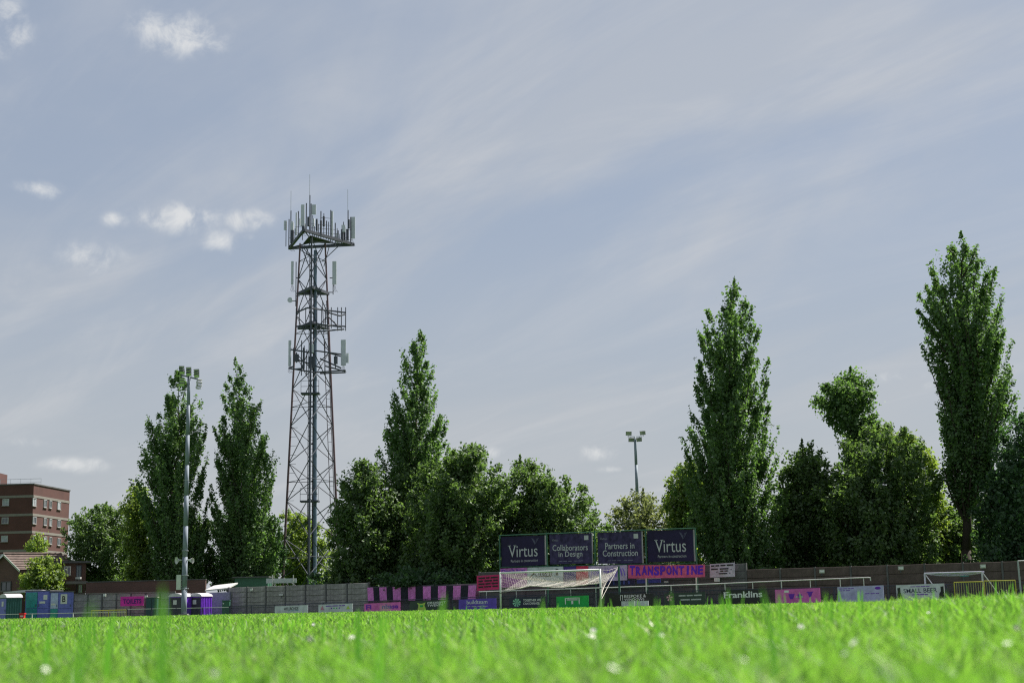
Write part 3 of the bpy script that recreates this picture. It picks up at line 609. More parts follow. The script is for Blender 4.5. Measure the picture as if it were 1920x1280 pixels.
# ------------------------------------------------------------------ lattice tower
def lattice():
    Z = 147; base = gnd(581, Z); root = empty('lattice_tower', base, 'steel lattice telecom tower with three tiers of antennas', 'tower')
    ctr = Vector((base.x, base.y, 0)); hz = lambda y, x=590: at(x, y, Z).z
    ztop = hz(452); zb = base.z; az = [R(-84), R(40), R(150)]          # near leg, right leg, left leg
    def rad(z): t = (z-zb)/(ztop-zb); return 3.75*(1-t)+1.62*t
    axis = lambda z: ctr + (at(590.5, 455, Z)-ctr)*((z-zb)/(ztop-zb))*Vector((1, 0, 0)).x if False else Vector((ctr.x, ctr.y, z))
    def leg(i, z, k=1.): return Vector((ctr.x, ctr.y, z))+Vector((math.cos(az[i]), math.sin(az[i]), 0))*rad(z)*k
    nodes = np.linspace(zb, ztop, 11)
    for i in range(3):
        mb = MB(); mb.path([leg(i, z) for z in nodes], [.13-.004*k for k in range(11)], 8); mb.build('leg', M_steel if i == 0 else M_redst, root)
    for i in range(3):
        j = (i+1) % 3
        for k in range(10):
            for (a, b) in ((i, j), (j, i)): MB().tube(leg(a, nodes[k]), leg(b, nodes[k+1]), .048, n=5).build('brace', M_steel, root)
            if k % 2: zm = (nodes[k]+nodes[k+1])/2; MB().tube(leg(i, zm), leg(j, zm), .034, n=5).build('tie_bar', M_steel, root)
    # vertical cable duct, cable bundle and ladders
    c0 = Vector((ctr.x+.62, ctr.y-.9, 0)); MB().tube((c0.x, c0.y, zb), (c0.x-.25, c0.y+.7, hz(470)), .20, .17, 10).build('cable_duct', mat('blue_grey_duct', (.12, .17, .24), .6, .2, 2), root)
    def ladder(p, q, wd, name, m=M_steel, step=.45):
        mb = MB(); u = (q-p); n_ = int(u.length/step); s = Vector((wd/2, 0, 0))
        mb.tube(p-s, q-s, .04, n=5); mb.tube(p+s, q+s, .04, n=5)
        for i in range(n_): c = p+u*((i+.5)/n_); mb.tube(c-s, c+s, .022, n=4)
        mb.build(name, m, root)
    ladder(Vector((ctr.x+.08, ctr.y-1.2, zb)), Vector((ctr.x+.05, ctr.y-.3, hz(475))), .5, 'climbing_ladder', M_black)
    ladder(leg(1, zb, .86), leg(1, hz(560), .80), .42, 'cable_ladder', M_redst, .9)
    mb = MB(); z = hz(1040)
    while z < hz(720): p = leg(2, z); mb.tube(p, p+Vector((.75, -.1, 0)), .025, n=4); z += .95
    mb.build('step_bolts', M_steel, root)
    mb = MB()
    for k in range(5): mb.tube((ctr.x+.28+.06*k, ctr.y-.8, zb), (ctr.x+.2+.05*k, ctr.y-.1, hz(480)), .03, n=5)
    mb.build('cable_bundle', M_black, root)
    # platforms
    def tri(y, r, beam, rot=0., deck=True, name='platform'):
        z = hz(y); cx_ = ctr.x+(.28 if r > 3 else .1); P = [Vector((cx_, ctr.y, z))+Vector((math.cos(a+rot), math.sin(a+rot), 0))*r for a in az]; mb = MB()
        for i in range(3):
            a, b = P[i], P[(i+1) % 3]; d = (b-a).normalized(); n_ = Vector((d.y, -d.x, 0)); mb.box((a+b)/2, ((b-a).length+.2, .22, beam), (d, n_, Vector((0, 0, 1))))
        for i in range(3): mb.tube(P[i], (ctr.x+.1, ctr.y, z-.15), .07, n=5)
        o = mb.build(name, M_steel, root)
        if deck:
            m2 = MB(); Q = [Vector((cx_, ctr.y, z+.02))+(p-Vector((cx_, ctr.y, z)))*.45 for p in P]; m2.prism(Q, (0, 0, .07)); m2.build('deck', mat('deck_grating', (.035, .04, .05), .8), o)
        return P, z
    P, z1 = tri(451, 4.35, .30, rot=R(-13))
    tri(546, 1.9, .3); tri(611, 1.85, .3); 
    for y in (741, 941):
        z = hz(y); m2 = MB(); m2.box((ctr.x+.1, ctr.y-1.2, z), (1.9, 1.1, .16)); 
        for sx in (-1, 1): m2.tube((ctr.x+.1+sx*.92, ctr.y-1.7, z), (ctr.x+.1+sx*.92, ctr.y-1.7, z+1.3), .03, n=4)
        for hh in (.7, 1.3): m2.tube((ctr.x-.82, ctr.y-1.7, z+hh), (ctr.x+1.02, ctr.y-1.7, z+hh), .03, n=4)
        m2.build('rest_platform', M_steel, root)
    # head: poles, whips, panels (photo column, rows, depth offset)
    def dep(px, near=True):
        t = abs(px-577)/(36 if px < 577 else 82); return Z-3.9+t*(5.6 if px > 577 else 6.4) if near else Z+2.6
    def vpole(px, y0, y1, r=.06, name='antenna_pole', m=M_steel, Zd=None):
        Zd = Zd or dep(px); a, b = at(px, y1, Zd), at(px, y0, Zd); MB().tube((a.x, a.y, a.z), (a.x, a.y, b.z), r, n=6).build(name, m, root)
    def panel(x0, x1, y0, y1, m=M_panelw, name='panel_antenna', Zd=None, yaw=0., th=.16):
        Zd = Zd or dep((x0+x1)/2); a, b = at((x0+x1)/2, y1, Zd), at((x0+x1)/2, y0, Zd); wd = (x1-x0)*Z/FPX
        d = Vector((math.cos(yaw), math.sin(yaw), 0)); n_ = Vector((d.y, -d.x, 0)); h = b.z-a.z; c = Vector((a.x, a.y, (a.z+b.z)/2)); poly = []
        for (u, v) in ((-.5, .5), (-.5, -.25), (-.36, -.5), (.36, -.5), (.5, -.25), (.5, .5)): poly.append(c+d*(u*wd)+n_*(-v*th)-Vector((0, 0, h/2)))
        o = MB().prism(poly, (0, 0, h)).build(name, m, root)
        k = MB()
        for q in (-.35, .35): k.box(c-n_*(th*.9)+Vector((0, 0, q*h)), (.10, .22, .10), (d, n_, Vector((0, 0, 1))))
        k.build('bracket', M_steel, o)
    for (x, a, b) in ((541.5, 411, 464), (545, 395, 456), (559, 396, 446), (574, 381, 438), (580.6, 366, 440), (583, 382, 438), (594, 410, 444), (601.5, 396, 446), (620, 394, 452), (628.5, 418, 461), (652.5, 394, 458), (657.5, 407, 460), (640, 430, 457), (634, 432, 456), (647, 426, 458), (612, 414, 448), (589, 424, 444)):
        vpole(x, a, b)
    for (x, a, b) in ((545.3, 358, 396), (580.6, 327, 368), (652, 355, 396)): vpole(x, a, b, .022, 'whip_antenna', M_galv)
    for (x0, x1, a, b) in ((532, 538, 414, 431), (564, 571, 384, 424), (584.5, 592.5, 384, 402), (621, 624.5, 396, 444), (640, 647.5, 422, 435), (656.5, 666, 407, 447), (545, 550, 415, 432), (554, 557, 399, 440), (561, 564, 410, 423)): panel(x0, x1, a, b)
    for (x0, x1, a, b) in ((545, 551, 432, 456), (566, 571, 424, 438), (576, 581, 407, 424), (652, 656, 412, 428), (640, 644, 436, 450), (600, 603.5, 414, 440), (592, 595.5, 412, 432)): panel(x0, x1, a, b, M_steel, 'radio_unit', th=.3)
    for k, (x, a, b) in enumerate(((549, 424, 456), (567, 414, 450), (586, 404, 446), (607, 400, 447), (616, 416, 450), (624, 424, 455), (632, 428, 458), (644, 416, 458), (536, 416, 462), (553, 428, 452), (597, 420, 448), (637, 440, 462), (650, 436, 462))):
        vpole(x, a, b, .045, Zd=Z+1.5)
    for (x0, x1, a, b) in ((548, 551, 418, 434), (605, 609, 406, 424), (643, 647, 430, 452), (630, 634, 438, 454), (570, 574, 420, 436), (586, 590, 410, 424), (649, 654, 430, 450)): panel(x0, x1, a, b, M_steel if x0 % 2 else M_panelw, 'remote_radio_head', Zd=Z+1.3, th=.28)
    hr = MB()
    for (y, x0, x1) in ((420, 583, 620), (427, 583, 628), (435, 586, 640), (408, 601, 620), (446, 541, 560), (440, 553, 574), (430, 640, 657), (452, 583, 628), (443, 610, 652), (436, 545, 566), (425, 553, 574), (448, 628, 656)):
        hr.tube(at(x0, y, dep(x0)), at(x1, y+(x1-x0)*.08, dep(x1)), .028, n=4)
    hr.build('guard_rail', M_steel, root)
    st = MB()
    for (x0, y0, x1, y1) in ((556, 463, 590, 487), (634, 462, 604, 490), (571, 460, 592, 500), (617, 463, 607, 500)): st.tube(at(x0, y0, Z-1), at(x1, y1, Z-.4), .045, n=5)
    st.build('head_strut', M_steel, root)
    # second tier
    panel(545.5, 550, 490, 533, Zd=Z-.2); panel(623, 631, 490, 533, Zd=Z); vpole(554.5, 491, 574, .05, Zd=Z); vpole(624.5, 500, 552, .05, Zd=Z+.2)
    b = MB()
    for (x0, x1, y) in ((554.5, 563, 521), (554.5, 563, 550), (554.5, 562, 555), (618, 624, 521), (617, 624, 548)): b.tube(at(x0, y, Z), at(x1, y, Z), .05, n=5)
    b.build('bracket', M_steel, root)
    p = at(547, 564, Z-.4); q = p+Vector((-.10, -.42, 0)); MB().tube(p, q, .10, .26, 12).tube(q, q+Vector((-.02, -.1, 0)), .28, .28, 12).build('dish_antenna', M_panelw, root); MB().tube(p, at(554, 564, Z), .04, n=5).build('bracket', M_steel, root)
    # third tier ring
    for x in (555, 561, 573, 583, 594, 603, 610, 614, 621, 633, 640, 648): vpole(x, 576 if x > 560 else 578, 620 if x > 630 else 616, .05, Zd=Z-1.2 if x < 630 else Z+.2)
    rg = MB()
    for (x0, y0, Z0, x1, y1, Z1) in ((555, 586, -.6, 577, 577, -2), (577, 577, -2, 620, 583, -1), (555, 612, -.6, 592, 607, -2), (592, 607, -2, 640, 613, 0), (616, 582, 0, 648, 586, .2), (616, 586, -1, 637, 592, -.6), (637, 592, -.6, 648, 589, .2), (616, 609, 0, 648, 612, .2), (592, 622, -2, 645, 617, .1), (612, 590, 0, 634, 612, 0)):
        rg.tube(at(x0, y0, Z+Z0), at(x1, y1, Z+Z1), .085, n=5)
    rg.build('antenna_ring', M_steel, root)
    # fourth tier
    panel(540.5, 545.5, 638, 686, Zd=Z-.6); panel(639, 648.5, 637, 685, Zd=Z-.3); panel(580, 588, 645, 661, Zd=Z-2.2); panel(648.5, 654, 662, 680, Zd=Z-.1, m=M_panelw)
    for (x, a, b_) in ((550, 652, 692), (565, 638, 704), (570, 648, 694), (582, 660, 704), (556, 660, 680), (629, 664, 692), (609, 640, 704), (617, 648, 700), (575, 655, 704)): vpole(x, a, b_, .055, Zd=Z-1.4 if x < 600 else Z-.3)
    for (x0, x1, a, b_) in ((552, 560, 664, 678), (578, 590, 668, 690), (626, 633, 668, 682), (567.5, 571, 652, 690)): panel(x0, x1, a, b_, M_steel, 'radio_unit', Zd=Z-1.7, th=.3)
    rg = MB()
    for (x0, y0, x1, y1, dz) in ((541, 690, 590, 698, -1.5), (590, 698, 648, 694, -1), (545, 655, 590, 662, -1.5), (590, 657, 640, 664, -1), (612, 660, 640, 668, 0), (610, 686, 648, 696, 0), (553, 692, 570, 690, -1.5), (600, 700, 648, 698, -.6), (541, 690, 552, 686, -.8), (552, 672, 604, 690, -1.6), (600, 672, 640, 690, -.4)): rg.tube(at(x0, y0, Z+dz), at(x1, y1, Z+dz), .08, n=5)
    rg.build('antenna_ring', M_steel, root)
    cb = MB()
    for (x, y) in ((543, 686), (644, 685), (548, 534), (627, 534), (660, 448), (547, 458)):
        for k in range(3):
            a = at(x-1+k, y, Z-.5); c = at(x-3+3*k, y+10, Z-.5); d = at(x+3*k, y+13, Z-.4); cb.path([a, c, d], .02, 4)
    cb.build('feeder_cable', M_black, root)
lattice()

# ------------------------------------------------------------------ floodlight masts
lampglass = mat('lamp_glass', (.62, .64, .66), .06, .1, spec=1.0, metal=.7); lampbody = mat('lamp_body', (.06, .07, .085), .5, .2)
def lamp(root, c, wd, h, yaw, tilt, m_body=None):
    d = Vector((math.cos(yaw), math.sin(yaw), 0)); n = Vector((d.y*math.cos(tilt), -d.x*math.cos(tilt), -math.sin(tilt))); u = n.cross(d); u = u if u.z > 0 else -u
    P = [(-.5, -.5), (.5, -.5), (.5, .5), (-.5, .5)]
    fr = [c+d*(a*wd)+u*(b*h)+n*.13 for a, b in P]; bk = [c+d*(a*wd*.62)+u*(b*h*.6)-n*.16 for a, b in P]
    mb = MB().add(fr+bk, [(0, 1, 2, 3), (7, 6, 5, 4), (0, 4, 5, 1), (1, 5, 6, 2), (2, 6, 7, 3), (3, 7, 4, 0)]); o = mb.build('floodlight', m_body or lampbody, root)
    MB().prism([c+d*(a*wd*.9)+u*(b*h*.86)+n*.145 for a, b in P], -n*.01).build('glass', lampglass, o)
    MB().box(c+u*(h*.5+.015)+n*.16, (wd, .02, .2), (d, u, n)).build('visor', m_body or lampbody, o)
def mast1():
    Z = 119; g = gnd(344.5, Z); root = empty('floodlight_mast', g, 'tall grey floodlight mast with stacked lamps and loudspeakers on the left', 'floodlight')
    zt = at(354.5, 704, Z).z; pm = mat('pole_grey', (.20, .235, .29), .7, .12, 2, spec=.25)
    mb = MB(); N_ = 8; pts = [Vector((g.x, g.y, g.z+(zt-g.z)*i/N_)) for i in range(N_+1)]; mb.path(pts, [.235-.105*i/N_ for i in range(N_+1)], 14); mb.build('pole', pm, root, smooth=True)
    col_ = MB()
    for y in (1078, 1103, 1032, 900): z = at(345, y, Z).z; col_.tube((g.x, g.y, z-.03), (g.x, g.y, z+.03), .27 if y > 1000 else .2, n=14)
    col_.build('clamp_band', M_galv, root)
    a, b = at(340, 703, Z), at(370, 710.5, Z); MB().box((a+b)/2, ((b-a).length, .12, .12), ((b-a).normalized(), Vector((0, 1, 0)), (b-a).normalized().cross(Vector((0, 1, 0))))).build('crossarm', pm, root)
    MB().tube(at(341, 703, Z), at(341, 722, Z), .05, n=6).build('hanger', pm, root); MB().tube(at(370, 709, Z), at(370, 726, Z), .05, n=6).build('hanger', pm, root)
    for (x, y) in ((340, 695), (354.5, 697), (369.5, 701)): MB().tube(at(x, y-8, Z+.15), at(x, y+10, Z+.15), .04, n=6).build('lamp_bracket', pm, root)
    for (x, y, yaw, tl) in ((340, 688.5, .35, .5), (340.5, 693.2, .35, .5), (341, 697.6, .35, .5), (354.5, 691, .0, .5), (354.5, 696, 0, .5), (354.5, 700.8, 0, .5), (369.5, 694.8, -.2, .5), (369.5, 699.3, -.2, .5), (369.5, 703.8, -.2, .5),
                            (340, 711, .5, .3), (340, 716, .5, .3), (340, 721, .5, .3)): lamp(root, at(x, y, Z-.25), .44, .30, yaw, tl)
    for (x, y) in ((372.5, 716.5), (373, 721.5), (371.5, 726)): lamp(root, at(x, y, Z-.3), .46, .3, .9, -.25, M_white)  # white bodies stand in for the bright reflection on these lower right lamps
    # loudspeakers
    for (x, sx, r) in ((331, -1, .30), (358, 1, .22)):
        o = at(345+sx*6, 1049.5, Z-.1); t_ = at(x if sx < 0 else 361, 1050, Z-.35)
        mb = MB(); prev = o
        for (f, rr) in ((0, .05), (.35, .07), (.7, .15), (1., r)): 
            p = o.lerp(t_, f)
            if f > 0: mb.tube(prev, p, pr, rr, 14, cap=False)
            prev, pr = p, rr
        mb.tube(t_, t_+(t_-o).normalized()*.02, r, r, 14, cap=False); hs = mb.build('horn_speaker', M_white, root, smooth=True)
        MB().tube(o, (g.x, g.y, o.z), .04, n=6).build('bracket', M_galv, hs)
    c = at(335.5, 1091, Z-.1); MB().box(c, (.36, .34, at(336, 1077, Z).z-at(336, 1105, Z).z)).build('control_box', mat('pale_cabinet', (.56, .60, .56), .5, .1), root)
    for y in (1078.5, 1103): p = at(341, y, Z); MB().box((p.x+.1, p.y, p.z), (.9, .12, .06)).build('bracket', M_galv, root)
    MB().box((g.x, g.y, g.z+.2), (.7, .7, .5)).build('foundation', M_conc, root)
mast1()
def mast2():
    Z = 137; g = gnd(1202, Z); root = empty('floodlight_mast', g, 'short floodlight mast with four lamps above the billboards', 'floodlight'); zt = at(1191, 818, Z).z
    pm = mat('pole_teal_grey', (.24, .29, .34), .7, .12, 2)
    MB().path([Vector((g.x, g.y, g.z+(zt-g.z)*i/6)) for i in range(7)], [.20-.012*i for i in range(7)], 12).build('pole', pm, root, smooth=True)
    MB().tube(at(1177, 818, Z), at(1204, 818, Z), .05, n=6).build('crossarm', pm, root)
    for (x, y, yaw, tl) in ((1178, 812.5, .25, .15), (1206, 811.5, -.5, .15), (1183, 824.5, .25, .15), (1199.5, 824, -.6, .15)):
        lamp(root, at(x, y, Z-.2), .60, .36, yaw, tl, mat('pale_lamp_body', (.36, .37, .38), .5)); MB().tube(at(x, y+3, Z), at(x, 818, Z), .03, n=5).build('lamp_bracket', pm, root)
mast2()

# ------------------------------------------------------------------ perimeter fence and rails
def fence(name, label, xs, Zf, h, spacing, m, rail_m, post_every=2.6, r=.011, zoff=0.):
    P = [gnd(x, Zf(x)) for x in xs]; root = empty(name, P[len(P)//2], label, 'fence')
    top = MB(); bot = MB(); bars = MB()
    for a, b in zip(P, P[1:]):
        ln = (b-a).length; d = (b-a)/ln; up_ = Vector((0, 0, h))
        top.tube(a+up_, b+up_, .026, n=5); bot.tube(a+Vector((0, 0, .12)), b+Vector((0, 0, .12)), .018, n=4)
        n_ = max(1, int(ln/spacing))
        for i in range(n_): p = a+d*(ln*(i+.5)/n_); bars.box(p+Vector((0, 0, h/2+.06)), (.024, .012, h-.14))
        k = max(1, round(ln/post_every))
        for i in range(k): p = a+d*(ln*i/k); MB().box(p+Vector((0, 0, h/2)), (.07, .07, h+.06)).build('post', m, root)
    top.build('top_rail', rail_m, root); bot.build('bottom_rail', m, root)
    if spacing < 5: tag(bars.build('bar', m, root), kind='stuff')
    return root
fence('perimeter_fence', 'dark vertical bar fence along the pitch behind the advertising boards', [430, 515, 700, 900, 1100, 1300, 1500, 1700, 1935], lambda x: Zb(x)+.5, .98, .10, M_fence, M_fence)
fence('perimeter_fence', 'dark vertical bar fence in front of the purple toilets and grey container', [238, 330, 428], lambda x: 123, .92, .10, M_fence, M_rail)
fence('pitch_rail', 'thin white rail in front of the blue cabins', [-40, 60, 137, 235], lambda x: 121, .70, 99, M_rail, M_rail, 3.2)
def barrier(x0, x1, Z0, Z1, t0, label):
    A, B = gnd(x0, Z0), gnd(x1, Z1); zt = at((x0+x1)/2, t0, (Z0+Z1)/2).z; root = empty('crowd_barrier', (A+B)/2, label, 'barrier', 'yellow crowd barriers'); h = zt-A.z; ln = (B-A).length; d = (B-A)/ln
    z = Vector((0, 0, 1)); MB().tube(A+z*h, B+z*h, .03, n=6).build('top_rail', M_yellow, root); MB().tube(A+z*.15, B+z*.15, .03, n=6).build('bottom_rail', M_yellow, root)
    n_ = Vector((d.y, -d.x, 0))
    for P in (A, B):
        MB().tube(P+z*.02, P+z*h, .03, n=6).build('upright', M_yellow, root); MB().tube(P-n_*.3+z*.02, P+n_*.3+z*.02, .03, n=6).build('foot', M_yellow, root)
    k = int(ln/.13)
    for i in range(1, k): p = A+d*(ln*i/k); MB().tube(p+z*.15, p+z*h, .014, n=5).build('bar', mat('pale_yellow_bar', (.42, .40, .15), .5), root)
barrier(171, 203, 119.5, 119.3, 1144, 'yellow crowd barrier left of the pair by the toilets banner')
barrier(203.6, 236, 119.3, 119.1, 1143, 'yellow crowd barrier right of the pair by the toilets banner')
barrier(1791, 1845, 84, 83, 1090.5, 'yellow crowd barrier in front of the training goal right post')
barrier(1847.5, 1906, 82.9, 82, 1088, 'yellow crowd barrier nearest the right edge')
def handrail():
    pts = [(898, 1109), (1000, 1105.5), (1128, 1101.5), (1240, 1097.5), (1340, 1094), (1465, 1088.5), (1628, 1082)]
    P = [at(x, y, Zb(x)+4) for x, y in pts]; root = empty('handrail', gnd(1265, Zb(1265)+4), 'long pale terrace handrail running behind the boards to the right', 'handrail')
    e = P[-1]+Vector((.12, -.1, -.22)); MB().path(P+[P[-1]+Vector((.12, -.1, -.03)), e], .035, 7).build('rail', M_rail, root)
    for x in (912, 968, 1023, 1070, 1117, 1163, 1211, 1258, 1305, 1359, 1411, 1465, 1519, 1575, 1619):
        for (a, b) in zip(pts, pts[1:]):
            if a[0] <= x <= b[0]: y = a[1]+(b[1]-a[1])*(x-a[0])/(b[0]-a[0])
        t_ = at(x, y, Zb(x)+4); MB().tube((t_.x, t_.y, zg(t_.x, t_.y)), t_, .03, n=6).build('post', M_rail, root)
handrail()

# ------------------------------------------------------------------ advertising boards
def board(name, label, x0, x1, t0, t1, m, cat='board', Zo=0., group='advertising boards', frame=None):
    F = pxface(x0, x1, Zb(x0)+Zo, Zb(x1)+Zo, t0, t1); root = empty(name, F.pt(.5, 0), label, cat, group)
    F.slab('panel', m, root, .035)
    for u in (.08, .92):
        MB().box(F.pt(u, .45, -.065), (.05, .05, (F.c[2]-F.c[0]).length*.88)).build('support', M_steel, root)
    return F, root
T_white = mat('white_print', (.70, .70, .72), .6, .05); T_grey = mat('grey_print', (.45, .46, .48), .6, .1)
pink = mat('pink_vinyl', (.62, .12, .45), .5, .26, 2); hotpink = mat('hot_pink_vinyl', (.66, .05, .30), .5, .26, 2); navy = mat('navy_vinyl', (.018, .022, .055), .5, .26, 2)
T_purple = mat('purple_print', (.14, .02, .42), .6, .15); lilac = mat('lilac_vinyl', (.42, .40, .66), .5, .26, 2); palew = mat('pale_vinyl', (.52, .54, .60), .5, .26, 2)
bluev = mat('violet_vinyl', (.10, .05, .42), .5, .26, 2); greenv = mat('green_vinyl', (.01, .36, .07), .5, .26, 2); blk = mat('black_vinyl', (.015, .016, .018), .45, .26, 2)
dgreen = mat('dark_green_vinyl', (.03, .05, .042), .5, .26, 2); lime_p = mat('lime_print', (.42, .55, .10), .6, .1); pinkp = mat('pale_pink_print', (.66, .34, .44), .6, .1)
F, r = board('advertising_board', 'white board lettered WELLBONDS left of the other white board', 515, 577, 1136, 1133.5, palew); F.text('WELLBONDS', M_black, r, .28, .60, .72, .86, bold=.01); F.dashes([(.50, .56, words(.42, .72, 3, 1))], mat('teal_print', (.05, .25, .3)), r)
F, r = board('advertising_board', 'white board with small triangles left of the pink striped banner', 597, 661, 1133, 1130.5, palew)
F.dashes([(.80, .88, words(.22, .78, 4, 2, .15)), ], T_purple, r); F.poly('triangle_mark', [(.06, .50), (.17, .50), (.115, .92)], mat('rose_print', (.5, .2, .3)), r); F.poly('triangle_mark', [(.81, .50), (.93, .50), (.87, .82)], lime_p, r)
F.dashes([(.58, .68, [(.37, .41), (.60, .64)])], T_purple, r, name='mark'); F.dashes([(.58, .68, [(.44, .48), (.52, .56)])], greenv, r, name='mark')
F, r = board('advertising_board', 'pink board with dark purple lettering below the striped banner', 683, 750, 1131, 1128, pink); F.text('Fl', T_purple, r, .05, .42, .20, .86, bold=.03); F.text('nbase', T_purple, r, .50, .42, .95, .86, bold=.03)
F, r = board('advertising_board', 'dark board with lime animal head logo lettered CROSSFIT TWENTY', 768, 842, 1127, 1123.5, dgreen)
F.poly('logo', [(.20, .16), (.23, .60), (.19, .84), (.27, .76), (.335, .76), (.41, .86), (.38, .60), (.42, .16)], lime_p, r); F.poly('logo_centre', [(.27, .44), (.34, .44), (.35, .62), (.26, .62)], greenv, r, .014)
F.text('CROSSFIT', T_white, r, .45, .70, .92, .88, bold=.02); F.text('TWENTY', T_white, r, .45, .46, .86, .65, bold=.02)
F, r = board('advertising_board', 'violet board lettered buildteam left of the goal', 860, 930, 1123.5, 1120.5, bluev); F.text('buildteam', T_white, r, .22, .55, .77, .90); F.dashes([(.30, .36, words(.22, .78, 4, 3))], T_grey, r)
F, r = board('advertising_board', 'dark navy board lettered TOGETHER WE CAN CHANGE inside the goal', 955, 1024, 1119.5, 1117.5, navy)
F.poly('round_emblem', [[(.20+.11*math.cos(a)*k+.0, .54+.36*math.sin(a)*k) for a in [q+i*math.pi/4 for q in (0, .25, .5)] for k in (1,)]+[(.20, .54)] for i in range(8)], mat('mint_print', (.25, .55, .40)), r)
F.text('TOGETHER WE', T_white, r, .38, .62, .86, .82, bold=.02); F.text('CAN CHANGE', T_white, r, .38, .34, .82, .54, bold=.02)
F, r = board('advertising_board', 'bright green board with white goal frame emblem inside the goal', 1043, 1103, 1118, 1115.5, greenv)
F.dashes([(.80, .86, [(.27, .73)]), (.30, .86, [(.27, .30), (.70, .73)]), (.30, .60, [(.47, .53)])], T_white, r, name='goal_emblem'); F.dashes([(.62, .76, [(.33, .67)])], T_grey, r); 
F, r = board('advertising_board', 'black board lettered BESPOKE WINDOWS right of the goal', 1148, 1216, 1114, 1111.5, blk); F.text('BESPOKE &', T_white, r, .33, .70, .93, .93); F.text('WINDOWS', T_white, r, .33, .46, .88, .65); F.dashes([(.50, .92, [(.22, .235), (.28, .295)]), (.88, .92, [(.235, .28)])], T_white, r, name='window_mark')
F, r = board('advertising_board', 'dark green board with pale pink flower mark', 1245, 1322, 1112, 1109, dgreen)
F.poly('flower_mark', [[(.135, .62)]+[(.135+.075*math.cos(a), .62+.26*math.sin(a)) for a in (q*2*math.pi/5+1.57-.32, q*2*math.pi/5+1.57, q*2*math.pi/5+1.57+.32)] for q in range(5)], pinkp, r)
F.dashes([(.72, .82, words(.36, .92, 3, 4, .12)), (.40, .50, words(.40, .90, 2, 5, .12))], T_grey, r)
F, r = board('advertising_board', 'black board lettered Franklins in white', 1352, 1434, 1107, 1103.5, blk)
F.text('Franklins', T_white, r, .06, .46, .94, .90, bold=.024)
F.dashes([(.46, .49, [(.055, .155), (.255, .32), (.52, .575)]), (.87, .90, [(.055, .19)])], T_white, r, name='serif')
F, r = board('advertising_board', 'pink board with purple shapes right of the black Franklins board', 1453, 1537, 1105, 1101.5, pink)
F.dashes([(.76, .92, [(.21, .31)])], T_white, r, name='badge'); F.poly('crest_mark', [[(.30, .66), (.44, .66), (.40, .30), (.33, .30)], [(.50, .62), (.60, .62), (.57, .34), (.52, .34)], [(.70, .78), (.86, .78), (.83, .68), (.80, .40), (.76, .40), (.73, .68)]], T_purple, r)
F.text('FOR', T_grey, r, .46, .36, .60, .52) if False else F.dashes([(.38, .50, words(.46, .62, 3, 8))], T_grey, r)
F, r = board('advertising_board', 'pale lilac board with small blue oval emblem', 1570, 1656, 1100, 1096.5, lilac)
F.dashes([(.86, .90, words(.03, .36, 4, 6)), (.74, .78, words(.03, .27, 3, 7)), (.50, .54, words(.6, .9, 3, 9))], T_purple, r); F.poly('oval_emblem', [(.88+.065*math.cos(a*.524), .84+.09*math.sin(a*.524)) for a in range(12)], T_purple, r)
F, r = board('advertising_board', 'white board lettered SMALL BEER with dark figures at both ends', 1680, 1770, 1096.5, 1093, mat('white_vinyl', (.58, .59, .66), .5, .26, 2))
F.text('SMALL', mat('navy_print', (.04, .045, .10)), r, .15, .50, .52, .76, bold=.006); F.text('BEER', MATS['navy_print'], r, .57, .50, .85, .76, bold=.006); F.dashes([(.85, .89, words(.30, .70, 4, 10, .12)), (.36, .41, words(.33, .66, 4, 11, .12))], T_purple, r)
for u in (.055, .955): F.poly('figure_print', [(u-.075 if u > .5 else u-.045, .12), (u-.065 if u > .5 else u-.04, .40), (u-.03, .56), (u-.032, .82), (u+.03, .84), (u+.03, .56), (u+.04, .42), (u+.042 if u > .5 else u+.08, .12)], blk, r)
# small things around the boards
for (x, y0, y1, lb) in ((1143, 1112, 1126, 'black flat case leaning on the fence right of the goal'), (1218, 1112, 1128, 'black flat case leaning on the fence right of the black BESPOKE board')):
    F = pxface(x-7, x+7, Zb(x)-.1, Zb(x)-.1, y0, y0); r = empty('flat_case', F.pt(.5, 0), lb, 'case', 'black cases by the fence'); F.slab('body', blk, r, .15); F.slab('handle', M_steel, r, .03, .42, .96, .58, 1.02, .02)

